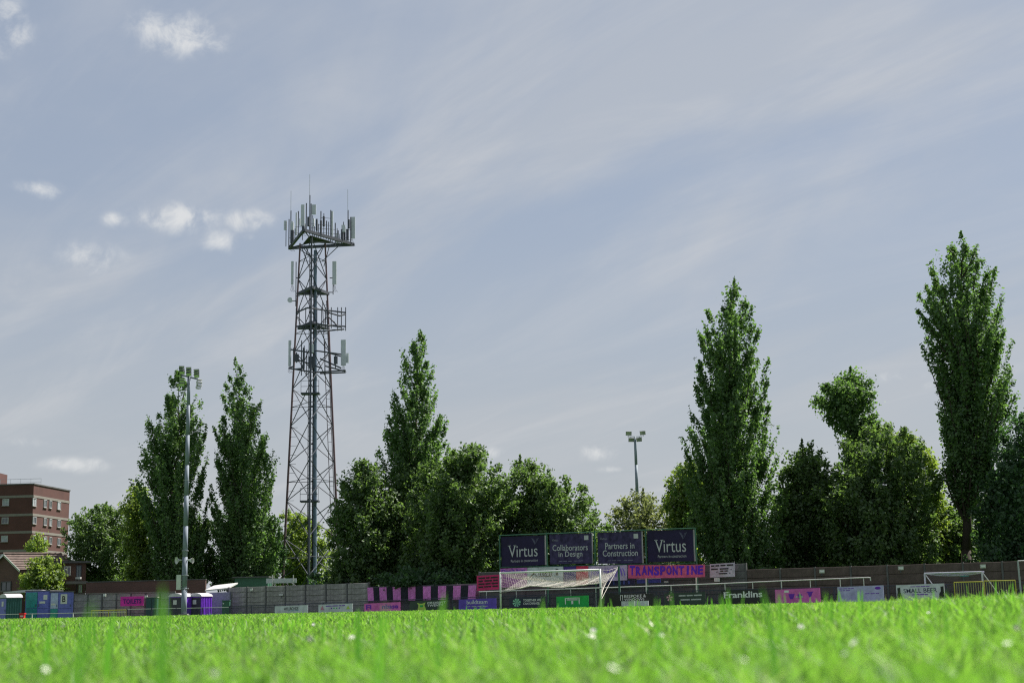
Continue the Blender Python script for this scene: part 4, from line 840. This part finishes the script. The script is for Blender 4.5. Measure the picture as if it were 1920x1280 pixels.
# ------------------------------------------------------------------ banners on the wall and under the billboards
def cloth(name, label, x0, x1, Zf, t0, t1, b0, b1, m, nu=24, nv=6, amp=.05, sag=0., cat='banner', group='cloth banners', seed=0, cols=None, ties=True):
    TL, TR, BL, BR = at(x0, t0, Zf(x0)), at(x1, t1, Zf(x1)), at(x0, b0, Zf(x0)), at(x1, b1, Zf(x1)); F = Face(BL, BR, TL, TR); r_ = random.Random(seed); ph = [r_.uniform(0, 6) for _ in range(6)]
    root = empty(name, Vector(((BL.x+BR.x)/2, (BL.y+BR.y)/2, min(BL.z, BR.z))), label, cat, group)
    def pt(u, v, off=0.):
        fold = amp*(math.sin(u*17+ph[0]+v*1.5)*.6+math.sin(u*41+ph[1]-v*3)*.4)*(.35+.65*(1-v)) + amp*.5*math.sin(v*7+u*9+ph[2])
        p = F.pt(u, v, fold+off); p.z -= sag*(math.sin(math.pi*((u*3) % 1))*.25+.75*math.sin(math.pi*u)) * (1 if v > .5 else .8); return p
    mb = MB()
    for s in (0, 1):
        off = .0 if s == 0 else -.012
        vs = [pt(i/nu, j/nv, off) for j in range(nv+1) for i in range(nu+1)]; fs = [(j*(nu+1)+i, j*(nu+1)+i+1, (j+1)*(nu+1)+i+1, (j+1)*(nu+1)+i) for j in range(nv) for i in range(nu)]
        mb.add(vs, fs if s == 0 else [f[::-1] for f in fs])
    mb.build('cloth', m, root, smooth=True)
    if ties:
        for u in (0.01, .99): p = pt(u, 1.0); MB().tube(p, p+Vector((0, .25, .1)), .012, n=4).build('tie', M_black, root)
    return pt, root
def cloth_text(pt, root, body, m, u0, v0, u1, v1, bold=.02, wob=.0):
    vs, fs = textmesh(body, bold); mb = MB(); mb.add([pt(u0+(u1-u0)*x, v0+(v1-v0)*y+wob*math.sin(9*x), .02) for x, y in vs], fs); return mb.build('lettering', m, root)
def cloth_dash(pt, root, rows, m, name='small_print'):
    mb = MB()
    for v0, v1, us in rows:
        for a, b in us: mb.add([pt(a, v0, .02), pt(b, v0, .02), pt(b, v1, .02), pt(a, v1, .02)], [(0, 1, 2, 3)])
    return mb.build(name, m, root)
Zc = lambda x: Zb(x)+6.6
# striped banner along the wall
def striped():
    Zs = lambda x: Zb(x)+8.6
    xs = [690, 701, 712, 725.5, 737, 751.5, 765.5, 779, 793, 807.5, 821, 836, 849, 863, 877, 891]
    root = empty('striped_banner', gnd(790, Zs(790)), 'long banner of pink and black vertical stripes on the wall', 'banner', 'cloth banners')
    for i in range(15):
        a, b = xs[i], xs[i+1]; t_ = lambda x: 1101 - (x-690)*.022 ; bt = lambda x: 1127-(x-690)*.024
        mb = MB(); nu, nv = 5, 4; vs = []
        for j in range(nv+1):
            for k in range(nu+1):
                x = a+(b-a)*k/nu; lean = 1.5*(x-790)/100*(j/nv); p = at(x+lean, bt(x)+(t_(x)-bt(x))*j/nv, Zs(x)); p.y += .05*math.sin(x*.7+j); vs.append(p)
        mb.add(vs, [(j*(nu+1)+k, j*(nu+1)+k+1, (j+1)*(nu+1)+k+1, (j+1)*(nu+1)+k) for j in range(nv) for k in range(nu)])
        o = mb.build('stripe', mat('pink_cloth', (.62, .20, .56), .8, .26) if i % 2 == 0 else mat('black_cloth', (.02, .02, .035), .85, .26), root)
        s = o.modifiers.new('thickness', 'SOLIDIFY'); s.thickness = .01
striped()
pt, r = cloth('red_banner', 'crimson sign with four lines of black print left of the goal', 894, 936, lambda x: Zb(x)+5, 1079, 1076.5, 1107, 1104, mat('crimson_cloth', (.52, .025, .13), .7, .26), amp=.012)
cloth_dash(pt, r, [(v, v+.10, words(.08, .94, 3, int(v*100), .2)) for v in (.18, .38, .58, .78)], M_black)
pt, r = cloth('pink_banner', 'pink banner lettered Dont buy behind the goal net', 938, 988, Zc, 1065.5, 1063.5, 1101, 1099, mat('orchid_cloth', (.50, .17, .48), .8, .26), amp=.03); cloth_text(pt, r, "Don't buy", T_purple, .05, .68, .93, .96, .03)
pt, r = cloth('white_banner', 'white banner with dark numerals 1893 behind the goal net', 989, 1056, Zc, 1063.5, 1061.5, 1099, 1097, mat('white_cloth', (.52, .55, .58), .8, .26), amp=.04, seed=3)
cloth_text(pt, r, '1893', M_black, .36, .54, .64, .72, .01); cloth_dash(pt, r, [(.50, .54, [(.33, .35), (.33, .67)]), (.50, .78, [(.32, .335), (.665, .68)])], M_black, 'numeral_frame')
mb = MB()
for q in (((.06, .50), (.12, .50), (.19, .66), (.17, .70)), ((.16, .82), (.19, .82), (.20, .62), (.17, .62)), ((.19, .66), (.27, .50), (.30, .50), (.20, .70)), ((.78, .80), (.88, .80), (.86, .88), (.80, .88)), ((.80, .56), (.86, .56), (.85, .70), (.81, .70))): mb.add([pt(u, v, .02) for u, v in q], [(0, 1, 2, 3)])
mb.build('drawn_mark', M_black, r)
pt, r = cloth('dark_blue_banner', 'dark blue flag between the white banner and the red flag', 1057, 1080, Zc, 1062, 1061, 1096, 1095, mat('dark_blue_cloth', (.06, .03, .22), .8, .26), nu=10, amp=.03)
pt, r = cloth('red_flag', 'red flag with small dark badge behind the goal crossbar', 1080.5, 1103, Zc, 1061, 1060.5, 1095, 1094, mat('red_cloth', (.60, .03, .10), .8, .26), nu=10, amp=.03, seed=5)
mb = MB(); mb.add([pt(.5+.14*math.cos(a*.785), .80+.07*math.sin(a*.785), .02) for a in range(8)], [tuple(range(8))]); mb.build('badge', M_black, r)
pt, r = cloth('lilac_banner', 'lilac banner with loose purple brush lettering right of the goal', 1103.5, 1176, Zc, 1061, 1058.5, 1090, 1087, mat('lilac_cloth', (.48, .36, .54), .8, .26), amp=.04, seed=6)
mb = MB(); rr_ = random.Random(4)
for k in range(13):
    u = .05+.072*k; prev = None
    for i in range(9):
        q = (u+.035*math.sin(i*.9+k), .22+.60*abs(math.sin(i*.45+k*.7)))
        if prev: a, b = prev, q; mb.add([pt(a[0]-.008, a[1], .02), pt(a[0]+.008, a[1], .02), pt(b[0]+.008, b[1], .02), pt(b[0]-.008, b[1], .02)], [(0, 1, 2, 3)])
        prev = q
mb.build('brush_lettering', mat('violet_paint', (.20, .10, .55), .8), r)
pt, r = cloth('pink_letter_banner', 'salmon pink banner painted TRANSPONTINE in purple capitals', 1178, 1322, Zc, 1058.5, 1057.5, 1083.5, 1081, mat('salmon_cloth', (.66, .10, .24), .8, .26), nu=50, amp=.03, sag=.03, seed=7)
for i, ch in enumerate('TRANSPONTINE'):
    u = .02+i*.0805; dv = random.Random(i).uniform(-.03, .03); cloth_text(pt, r, ch, mat('purple_paint', (.12, .02, .48), .8), u+(.022 if ch == 'I' else 0), .22+dv, u+(.050 if ch == 'I' else .070), .93+dv, .045)
pt, r = cloth('handwritten_banner', 'pale lilac banner with small black handwriting on the wall', 1331, 1378, lambda x: Zb(x)+8.6, 1057, 1054, 1082, 1080.5, mat('pale_lilac_cloth', (.50, .45, .56), .8, .26), amp=.012, seed=8)
cloth_dash(pt, r, [(.80, .90, words(.05, .93, 4, 31, .2)), (.56, .65, words(.05, .33, 1, 32)+words(.40, .75, 1, 33)), (.40, .48, words(.42, .72, 2, 34, .2)), (.22, .30, words(.36, .70, 1, 35)), (.50, .56, [(.83, .87)]), (.36, .42, [(.27, .31)]), (.24, .30, [(.78, .82)])], M_black, 'handwriting')
F = pxface(1339, 1349.5, Zb(1344)+8.6, Zb(1344)+8.6, 1083, 1083, 1089.5, 1089.5); r = empty('wall_sign', F.pt(.5, 0), 'tiny white sign below the handwritten banner', 'sign'); F.slab('plate', T_white, r, .03); F.dashes([(.35, .65, words(.15, .85, 2, 3))], T_grey, r)
F = pxface(1194, 1238, Zc(1194)+1, Zc(1238)+1, 1085, 1083.5, 1093, 1091.5); r = empty('blue_wall_board', F.pt(.5, 0), 'blue board on the wall under the TRANSPONTINE banner', 'board'); F.slab('panel', mat('royal_blue', (.03, .05, .32), .5), r, .04); F.slab('trim', T_grey, r, .03, 0, .93, 1, 1.1, .02)
F = pxface(1100, 1190, Zc(1100)+1, Zc(1190)+1, 1089, 1086.5, 1098.5, 1096); r = empty('navy_wall_banner', F.pt(.5, 0), 'navy banner with faint blue letters below the lilac banner', 'banner'); F.slab('cloth', mat('navy_cloth', (.03, .03, .09), .8), r, .02); F.dashes([(.2, .85, [(.40, .42), (.46, .48), (.56, .58), (.70, .72), (.76, .80), (.86, .90)]), (.45, .6, [(.40, .48)])], mat('blue_paint', (.08, .10, .38), .8), r, name='faded_lettering')
F = pxface(1245, 1253, Zb(1249)+8.6, Zb(1249)+8.6, 1089, 1089, 1091.5, 1091.5); r = empty('wall_sign', F.pt(.5, 0), 'tiny pale plate on the wall below the TRANSPONTINE banner', 'sign'); F.slab('plate', T_white, r, .03); F.dashes([(.3, .7, [(.1, .4), (.5, .9)])], T_grey, r)
# TOILETS banner on the left wall
F = pxface(226, 269.5, 130.4, 130.2, 1118, 1117, 1136, 1134.5); r = empty('toilets_banner', F.pt(.5, 0), 'magenta banner lettered TOILETS on the concrete wall', 'banner'); F.slab('cloth', mat('magenta_vinyl', (.60, .02, .32), .6, .26), r, .03); F.text('TOILETS', mat('dark_purple_print', (.06, .01, .16)), r, .12, .24, .90, .74, bold=.03)
# wall lamps
for (x, y, Zq, lb) in ((196, 1115, 131.3, 'small pale lamp on the wall left of the toilets banner'), (274, 1118, 130.4, 'small pale lamp on the wall right of the toilets banner'), (471, 1105, Zb(471)+12, 'small pale lamp on the tall wall left of the lattice tower'), (1541, 1070.5, Zb(1541)+8.7, 'square wall lamp above the pale lilac board'), (1689, 1064.5, Zb(1689)+8.7, 'square wall lamp above the SMALL BEER board'), (1843, 1061, Zb(1843)+8.7, 'square wall lamp above the training goal right post'), (527, 1114.5, Zb(527)+11.4, 'flat pale sign on the wall above the WELLBONDS board')):
    p = at(x, y, Zq); r = empty('wall_lamp', Vector((p.x, p.y, p.z-.1)), lb, 'lamp', 'wall lamps'); wl = .34 if x > 500 else .24
    MB().box(p, (wl if y != 1114.5 else .36, .14, .24 if y != 1114.5 else .13)).build('casing', mat('pale_lamp_casing', (.48, .52, .46), .5), r); MB().box(p+Vector((0, -.075, 0)), (wl*.8, .02, .09)).build('diffuser', T_white, r)
    MB().box(p+Vector((0, .06, -.2)), (.06, .05, .2)).build('conduit', M_steel, r)

# ------------------------------------------------------------------ billboards
def billboards():
    Zq = lambda x: Zb(x)+7.2
    root = empty('sign_gantry', gnd(1120, Zq(1120)), 'green steel frame of tall posts carrying the four billboards', 'gantry')
    for (x, t) in ((936.5, 1003), (1024.5, 998), (1114.5, 994), (1210, 991), (1303, 989)):
        p = at(x, t, Zq(x)-.12); MB().tube((p.x, p.y, zg(p.x, p.y)), p, .06, n=8).build('post', M_green, root)
        k = at(x, 1084, Zq(x)-.12)
    for (y0, y1) in ((1003.5, 989.5), (1063, 1055)):
        MB().tube(at(936, y0, Zq(936)-.12), at(1303, y1, Zq(1303)-.12), .035, n=6).build('rail', M_green, root)
    for x in (1211, 1305): p = at(x, 1081, Zq(x)-.25); MB().tube((p.x, p.y, zg(p.x, p.y)), p, .05, n=8).build('pale_post', M_rail, root)
    p = at(1160, 1062, Zb(1160)+1.2); r2 = empty('net_post', Vector((p.x, p.y, zg(p.x, p.y))), 'dark green post right of the goal that holds the net corner', 'post'); MB().tube((p.x, p.y, zg(p.x, p.y)), p, .07, n=8).build('pole', M_green, r2); MB().tube(p, p+Vector((0, 0, .05)), .085, n=8).build('cap', M_green, r2)
    bb = mat('billboard_navy', (.020, .014, .052), .55, .3, 1.2, spec=.2); bb2 = mat('billboard_photo_print', (.020, .014, .052), .55, .3, 2.3, spec=.2, c2=(.075, .058, .15))
    specs = [(939.5, 1021.5, 1006, 1003, 1062, 1058.5, 'V', bb, 'navy billboard lettered Virtus at the left end of the row'), (1030, 1109.5, 1001, 999, 1057.5, 1055.5, 'C', bb2, 'navy billboard lettered Collaborators in Design'),
             (1120, 1203, 998, 995.5, 1056.5, 1055, 'P', bb2, 'navy billboard lettered Partners in Construction'), (1213, 1300, 994.5, 992, 1053.5, 1051.5, 'V', bb, 'navy billboard lettered Virtus at the right end of the row')]
    for (x0, x1, t0, t1, b0, b1, k, m, lb) in specs:
        F = pxface(x0, x1, Zq(x0)-.02, Zq(x1)-.02, t0, t1, b0, b1); r = empty('billboard', F.pt(.5, 0), lb, 'billboard', 'row of navy billboards'); F.slab('panel', m, r, .05)
        if k == 'V':
            F.text('Virtus', T_grey, r, .17, .30, .83, .70, .012)
            F.dashes([(.682, .70, [(.155, .225), (.285, .35)])], T_grey, r, .012, 'serif')
            F.text('Partners in construction', T_grey, r, .22, .13, .83, .22, .012)
            F.poly('crest', [[(.70, .92), (.715, .92), (.785, .72), (.775, .70)], [(.86, .92), (.845, .92), (.775, .70), (.785, .72)], [(.73, .90), (.74, .90), (.783, .78), (.778, .76)], [(.83, .90), (.82, .90), (.776, .76), (.783, .78)]], mat('faint_print', (.12, .12, .19)), r, .012)
        else:
            a, b = ('Collaborators', 'in Design') if k == 'C' else ('Partners in', 'Construction')
            if k == 'C': F.text(a, T_grey, r, .07, .44, .90, .64, .012, .006); F.text(b, T_grey, r, .21, .18, .77, .42, .012, .006)
            else: F.text(a, T_grey, r, .17, .46, .83, .66, .012, .006); F.text(b, T_grey, r, .11, .23, .90, .43, .012, .006)
            F.text('Virtus', mat('faint_grey_print', (.26, .26, .32)), r, .06, .76, .21, .84, .012); F.dashes([(.085, .10, words(.22, .52, 3, 12)+words(.58, .78, 2, 13))], MATS['faint_grey_print'], r, .012)
            F.slab('pale_square', T_grey, r, .01, .82, .78, .92, .93, .014)
        F.slab('edge_strip', mat('grey_trim', (.22, .22, .24), .5), r, .06, .99, 0, 1.012, 1, .012)
billboards()

# ------------------------------------------------------------------ goals
M_goal = mat('goal_white', (.66, .70, .68), .4, .06); M_net = mat('net_cord', (.50, .47, .43), .9, .1)
def netgrid(S, nu, nv, wd, name, parent, m=M_net):
    """cords along both directions of a surface S(u, v)"""
    mb = MB()
    def strip(pts):
        for a, b in zip(pts, pts[1:]):
            d = (b-a); 
            if d.length < 1e-5: continue
            mb.tube(a, b, wd, n=3, cap=False)
    for i in range(nu+1): strip([S(i/nu, j/(nv//2)) for j in range(nv//2+1)])
    for j in range(nv+1): strip([S(i/(nu//3), j/nv) for i in range(nu//3+1)])
    return tag(mb.build(name, m, parent), kind='stuff')
def goal():
    A, B = gnd(939, 95.6), gnd(1127, 92.4); root = empty('football_goal', (A+B)/2, 'full size white football goal with its net tied up', 'goal')
    z = Vector((0, 0, 1)); TA, TB = at(937.8, 1073.3, 95.6), at(1127.3, 1067.8, 92.4); H = (TA.z+TB.z)/2; TA = Vector((A.x, A.y, H)); TB = Vector((B.x, B.y, H))
    MB().tube(A, TA+z*.06, .06, n=12).build('post', M_goal, root, smooth=True); MB().tube(B, TB+z*.06, .06, n=12).build('post', M_goal, root, smooth=True); MB().tube(TA, TB, .06, n=12).build('crossbar', M_goal, root, smooth=True)
    d = (TB-TA).normalized(); bk = Vector((-d.y, d.x, 0)); R_ = at(1159, 1063, Zb(1160)+1.2); Lr = TA+bk*3.6+z*.05+d*.6
    def hem(u):
        ys = [(0, 1106), (.14, 1103), (.27, 1097.5), (.40, 1099), (.55, 1101), (.70, 1098.5), (.85, 1095), (1, 1092)]
        for a, b in zip(ys, ys[1:]):
            if a[0] <= u <= b[0]: y = a[1]+(b[1]-a[1])*(u-a[0])/(b[0]-a[0])
        return at(938+u*186, y, 94.8-u*2.0)
    def S(u, v):
        f = TA.lerp(TB, u); b = Lr.lerp(R_, u); b = f.lerp(b, .85) - z*(.55*math.sin(math.pi*u)+.22); h = hem(u)+bk*.6
        if v < .5: t = v*2; p = f.lerp(b, t) - z*(.25*math.sin(math.pi*t))
        else: t = (v-.5)*2; p = b.lerp(h, t)+bk*(.15*math.sin(math.pi*t))
        return p + bk*(.05*math.sin(u*29+v*6)) + z*(.02*math.sin(u*47))
    netgrid(S, 56, 30, .0062, 'net', root)
    def SL(u, v): a = TA.lerp(A+z*1.05, v); b = TA.lerp(Lr.lerp(TA, .3), 1).lerp(hem(.27)+bk*.5, v); return a.lerp(b, u)+bk*(.05*math.sin(v*9+u*4))
    netgrid(SL, 12, 12, .0062, 'side_net', root)
    def SR(u, v): a = TB.lerp(B+z*.45, v); b = R_.lerp(B+z*.45+bk*.1, v**.8); return a.lerp(b, u)-z*(.35*math.sin(math.pi*u)*(1-v))-d*(.3*u*math.sin(math.pi*v))
    netgrid(SR, 10, 12, .0062, 'side_net', root)
    pts = [hem(i/30)+bk*.6+z*.01*math.sin(i*2) for i in range(31)]; MB().path(pts, .03, 6).build('hem_rope', M_net, root)
    MB().path([TB, TB.lerp(R_, .5)-z*.1, R_], .010, 5).build('net_rope', M_net, root); MB().path([R_]+[R_.lerp(B+z*.45, t)-z*(.55*math.sin(math.pi*t))-d*(.35*math.sin(math.pi*t)) for t in (.2, .4, .6, .8)]+[B+z*.45], .016, 5).build('net_rope', M_net, root)
    for P, zz_ in ((A, 1.05), (B, 1.2)): MB().tube(P+z*zz_, P+z*(zz_+.05), .066, n=12).build('black_tape', M_black, root)
goal()
def goal2():
    A, B = gnd(1737, 88.5), gnd(1845, 83.6); root = empty('training_goal', (A+B)/2, 'light training goal by the yellow barriers on the right', 'goal'); m = mat('lilac_white_paint', (.46, .46, .56), .5, .08)
    z = Vector((0, 0, 1)); TA, TB = at(1735.5, 1074.5, 88.5), at(1841, 1071.5, 83.6); TB = Vector((B.x, B.y, TB.z)); TA = Vector((A.x, A.y, TA.z))
    MB().tube(A, TA, .055, n=10).build('post', m, root); MB().tube(B, TB, .055, n=10).build('post', m, root); MB().tube(TA, TB, .05, n=10).build('crossbar', m, root)
    d = (TB-TA).normalized(); bk = Vector((-d.y, d.x, 0)); bk = bk if bk.y > 0 else -bk
    for (T, P) in ((TA, A), (TB, B)): MB().path([T, P+bk*1.3+z*.05, P+z*.05], .03, 6).build('side_brace', m, root)
    MB().tube(A+bk*1.3+z*.05, B+bk*1.3+z*.05, .03, n=6).build('ground_bar', m, root)
    def S(u, v):                                    # net rolled along the crossbar
        p = TA.lerp(TB, u); return p+z*(-.22*math.sin(math.pi*u)**.6*v)+bk*(.12+.05*math.sin(u*21))
    mb = MB(); n_ = 40
    for j in range(5): mb.path([S(i/n_, j/5) for i in range(n_+1)], .032, 5)
    mb.build('rolled_net', mat('lilac_net', (.42, .40, .54), .9, .1), root)
    p = S(.66, 1)+z*.02; MB().box(p, (.75, .05, .12), (d, bk, z)).build('tie_strap', mat('teal_strap', (.06, .22, .26), .7), root)
    def N_(u, v): return (TA.lerp(TB, u)).lerp(A.lerp(B, u)+bk*1.3+z*.05, v)
    netgrid(N_, 30, 14, .004, 'net', root, m=mat('dark_net', (.10, .09, .14), .9))
goal2()
def corner_frame():
    p = at(1908.5, 1051, 80); g = gnd(1915, 80); root = empty('tall_net_post', g, 'slanting tall metal post of a net frame at the right edge', 'post')
    MB().tube(g, p, .05, n=8).build('post', M_galv, root); q = at(1935, 1049.5, 80); MB().tube(p, q, .025, n=6).build('top_wire', M_galv, root); MB().tube(gnd(1940, 80), q, .05, n=8).build('post', M_galv, root)
corner_frame()
def low_box():
    F = pxface(1165, 1215, Zb(1165)-1, Zb(1215)-1, 1126.5, 1125.5); r = empty('white_kerb_board', F.pt(.5, 0), 'low white board on the ground in front of the black BESPOKE board', 'board'); F.slab('panel', palew, r, .08, 0, 0, .49, 1); F.slab('panel', palew, r, .08, .51, 0, 1, 1)
low_box()

# ------------------------------------------------------------------ grass
GR = leafmat('grass_blade', (.016, .095, .008), (.24, .37, .055), (.30, .70, .055), .04, .5)
_t = GR.node_tree; _r = [q for q in _t.nodes if q.type == 'VALTORGB'][0]; _r.color_ramp.elements[1].position = .86; _r.color_ramp.elements.new(1.0).color = (.46, .42, .20, 1); _tc = _t.nodes.new('ShaderNodeTexCoord'); _nz = _t.nodes.new('ShaderNodeTexNoise'); _nz.inputs['Scale'].default_value = 11; _nz.inputs['Detail'].default_value = 5
_t.links.new(_tc.outputs['Object'], _nz.inputs[0]); _a = _t.nodes.new('ShaderNodeMath'); _a.operation = 'MULTIPLY_ADD'; _g = [q for q in _t.nodes if q.type == 'NEW_GEOMETRY'][0]   # patches of paler and deeper green
_b = _t.nodes.new('ShaderNodeMath'); _b.operation = 'MULTIPLY_ADD'; _t.links.new(_nz.outputs[0], _b.inputs[0]); _b.inputs[1].default_value = 3.0; _b.inputs[2].default_value = -1.28
_t.links.new(_g.outputs['Random Per Island'], _a.inputs[0]); _a.inputs[1].default_value = .5; _t.links.new(_b.outputs[0], _a.inputs[2]); _t.links.new(_a.outputs[0], _r.inputs[0])
def blades(n, y0, y1, half, hmin, hmax, wmin, wmax, lean=.45, seed=1):
    g = np.random.default_rng(seed); y = np.sqrt(g.uniform(y0*y0, y1*y1, n)); x = g.uniform(-half, half, n)*y
    cl = .6*np.sin(x*41+np.sin(y*9.3)*2.3)*np.sin(y*17+np.sin(x*13.7)*2.1)+.55*np.sin(x*15.5+np.sin(y*5.1)*2)*np.sin(y*7.1+np.sin(x*6.3)*1.8)         # tufts
    h = g.uniform(hmin, hmax, n)*np.clip(1+.75*cl, .25, 1.9); wd = g.uniform(wmin, wmax, n); a = g.uniform(0, 2*math.pi, n); ld = g.uniform(0, 2*math.pi, n); ll = np.abs(g.normal(size=n))*lean*h
    z = .032*np.maximum(x, -1.4)*np.exp(-((y-9)/6)**2) - .32*np.clip((y-100)/18, 0, 1)
    P = np.stack([x, y, z-.004], 1); s = np.stack([np.cos(a)*wd/2, np.sin(a)*wd/2, 0*a], 1); l = np.stack([np.cos(ld)*ll, np.sin(ld)*ll, 0*a], 1); u = np.stack([0*a, 0*a, h], 1)
    m1 = P+u*.55+l*.3; tp = P+u+l
    V = np.stack([P-s, P+s, m1+s*.85, m1-s*.85, tp], 1).reshape(-1, 3); b = np.arange(n)*5
    T = np.concatenate([np.stack([b, b+1, b+2], 1), np.stack([b, b+2, b+3], 1), np.stack([b+3, b+2, b+4], 1)]); return V, T
def grass():
    parts = [blades(85000, .9, 5, .50, .022, .066, .0035, .008, .75, 1), blades(85000, 5, 14, .46, .03, .075, .005, .012, .7, 2), blades(70000, 14, 40, .44, .04, .08, .012, .026, .6, 3), blades(40000, 40, 96, .44, .04, .075, .03, .06, .5, 4)]
    off = 0; Vs = []; Ts = []
    for V, T in parts: Vs.append(V); Ts.append(T+off); off += len(V)
    o = link('grass', npmesh('grass', np.concatenate(Vs), np.concatenate(Ts)), GR); tag(o, 'bright green grass of the pitch seen from blade height', 'grass', kind='stuff')
    # long stray blades that rise above the mown sward
    mb = MB(); r = random.Random(5)
    spec = [(305, 1090, 1.5, .009), (1130, 1112, 3.4, .006), (835, 1108, 2.5, .008), (1365, 1100, 3.6, .0065), (1428, 1098, 2.2, .008), (1460, 1106, 3.3, .006), (1258, 1104, 3.8, .004), (1543, 1105, 4.2, .005), (1552, 1106, 4.4, .004), (725, 1128, 1.6, .007), (1018, 1116, 3.9, .005), (1230, 1118, 3.2, .008), (905, 1132, 3.0, .008), (1188, 1118, 4.2, .005), (672, 1138, 3.2, .010), (1775, 1105, 3.4, .006), (1880, 1105, 4.4, .004), (1350, 1112, 3.7, .006), (215, 1145, 3.0, .010), (176, 1122, 1.3, .007), (1690, 1106, 3.3, .007), (450, 1146, 4.4, .006), (640, 1146, 4.2, .005), (100, 1150, 3.4, .008), (1395, 1108, 4.6, .004), (1010, 1128, 4.6, .005)]
    for i in range(90):
        x = r.uniform(0, 1920); d = r.uniform(5, 15); spec.append((x, hor(x)-r.uniform(-4, 9)-(.034*max((x-CX)/FPX*d, -1.4)*math.exp(-((d-9)/6)**2))*FPX/d*.8, d, r.uniform(.006, .012)))
    for (x, y, d, wd) in spec:
        wd *= 1.35 if d < 5 else 1.0
        t = at(x, y, d); lean = r.uniform(-.012, .012); b = Vector((t.x+lean, t.y+r.uniform(-.02, .02), zg(t.x, t.y)-.005)); s = Vector((wd/2, wd*.15, 0)); pts = []
        k = 6; vs = []
        for i in range(k): f = i/k; p = b.lerp(t, f)+Vector((lean*.8*math.sin(math.pi*f), 0, 0)); q = s*(1-.55*f**3); vs += [p-q, p+q]
        vs.append(t); fs = [(2*i, 2*i+1, 2*i+3, 2*i+2) for i in range(k-1)]+[(2*k-2, 2*k-1, 2*k)]; mb.add(vs, fs)
    o = mb.build('long_grass', leafmat('long_grass_blade', (.05, .20, .015), (.16, .34, .04), (.28, .80, .05), .04, .6)); tag(o, 'long stray grass blades standing above the mown pitch', 'grass', kind='stuff')
grass()
def flowers():
    m = mat('white_petal', (.80, .78, .72), .7, .05); mb = MB(); n = 9
    for i in range(n):
        a = 2*math.pi*i/n; c, s = math.cos(a), math.sin(a); q = Vector((-s, c, 0))*.0028; p0 = Vector((c, s, 0))*.002; p1 = Vector((c, s, .25))*.009
        mb.add([p0-q*.5, p0+q*.5, p1+q, p1-q], [(0, 1, 2, 3)])
    mb.add([Vector((math.cos(i*1.047)*.004, math.sin(i*1.047)*.004, .0025)) for i in range(6)]+[Vector((0, 0, .005))], [(i, (i+1) % 6, 6) for i in range(6)])
    proto = mb.build('daisy_flower', m); me = proto.data; bpy.data.objects.remove(proto)
    spec = [(588, 1172, 7), (1150, 1262, 3), (228, 1225, 3.3), (406, 1222, 3.6), (972, 1152, 14), (950, 1183, 6), (1113, 1185, 6), (1110, 1197, 5), (1436, 1179, 6), (1398, 1169, 8), (1395, 1177, 7.5), (1603, 1210, 4.2), (1585, 1232, 3.8), (1396, 1245, 3.2), (1860, 1265, 2.9), (1907, 1182, 5), (1835, 1142, 10), (1795, 1142, 11), (1742, 1160, 8), (1150, 1152, 10), (1220, 1172, 7), (6, 1176, 7), (580, 1203, 4.8), (120, 1175, 7), (1306, 1155, 10), (660, 1198, 5), (85, 1262, 3), (1050, 1250, 3.2), (935, 1220, 4), (757, 1188, 5.6), (1500, 1180, 6.4), (1890, 1213, 4), (1240, 1195, 5), (300, 1228, 3.6), (1794, 1158, 8), (155, 1268, 2.9), (1280, 1212, 4.2), (405, 1270, 2.9), (1502, 1178, 7), (1880, 1145, 10)]
    for i, (x, y, d) in enumerate(spec):
        dq = (CAMH-.070)*FPX/max(8, y-hor(x)); p = at(x, y, dq); gz = zg(p.x, p.y); p.z = max(p.z+.006, gz+.055); o = link('daisy_flower', me, None, None, p); s = random.Random(i).uniform(.7, 1.3)*(.9 if i < 2 else .45 if y > 1215 else .95); o.scale = (s, s, s); o.rotation_euler = (R(random.Random(i).uniform(20, 60)), R(random.Random(i+9).uniform(-25, 25)), i)
        tag(o, 'tiny white flower head among the grass blades', 'flower', 'white flower heads in the grass')
flowers()
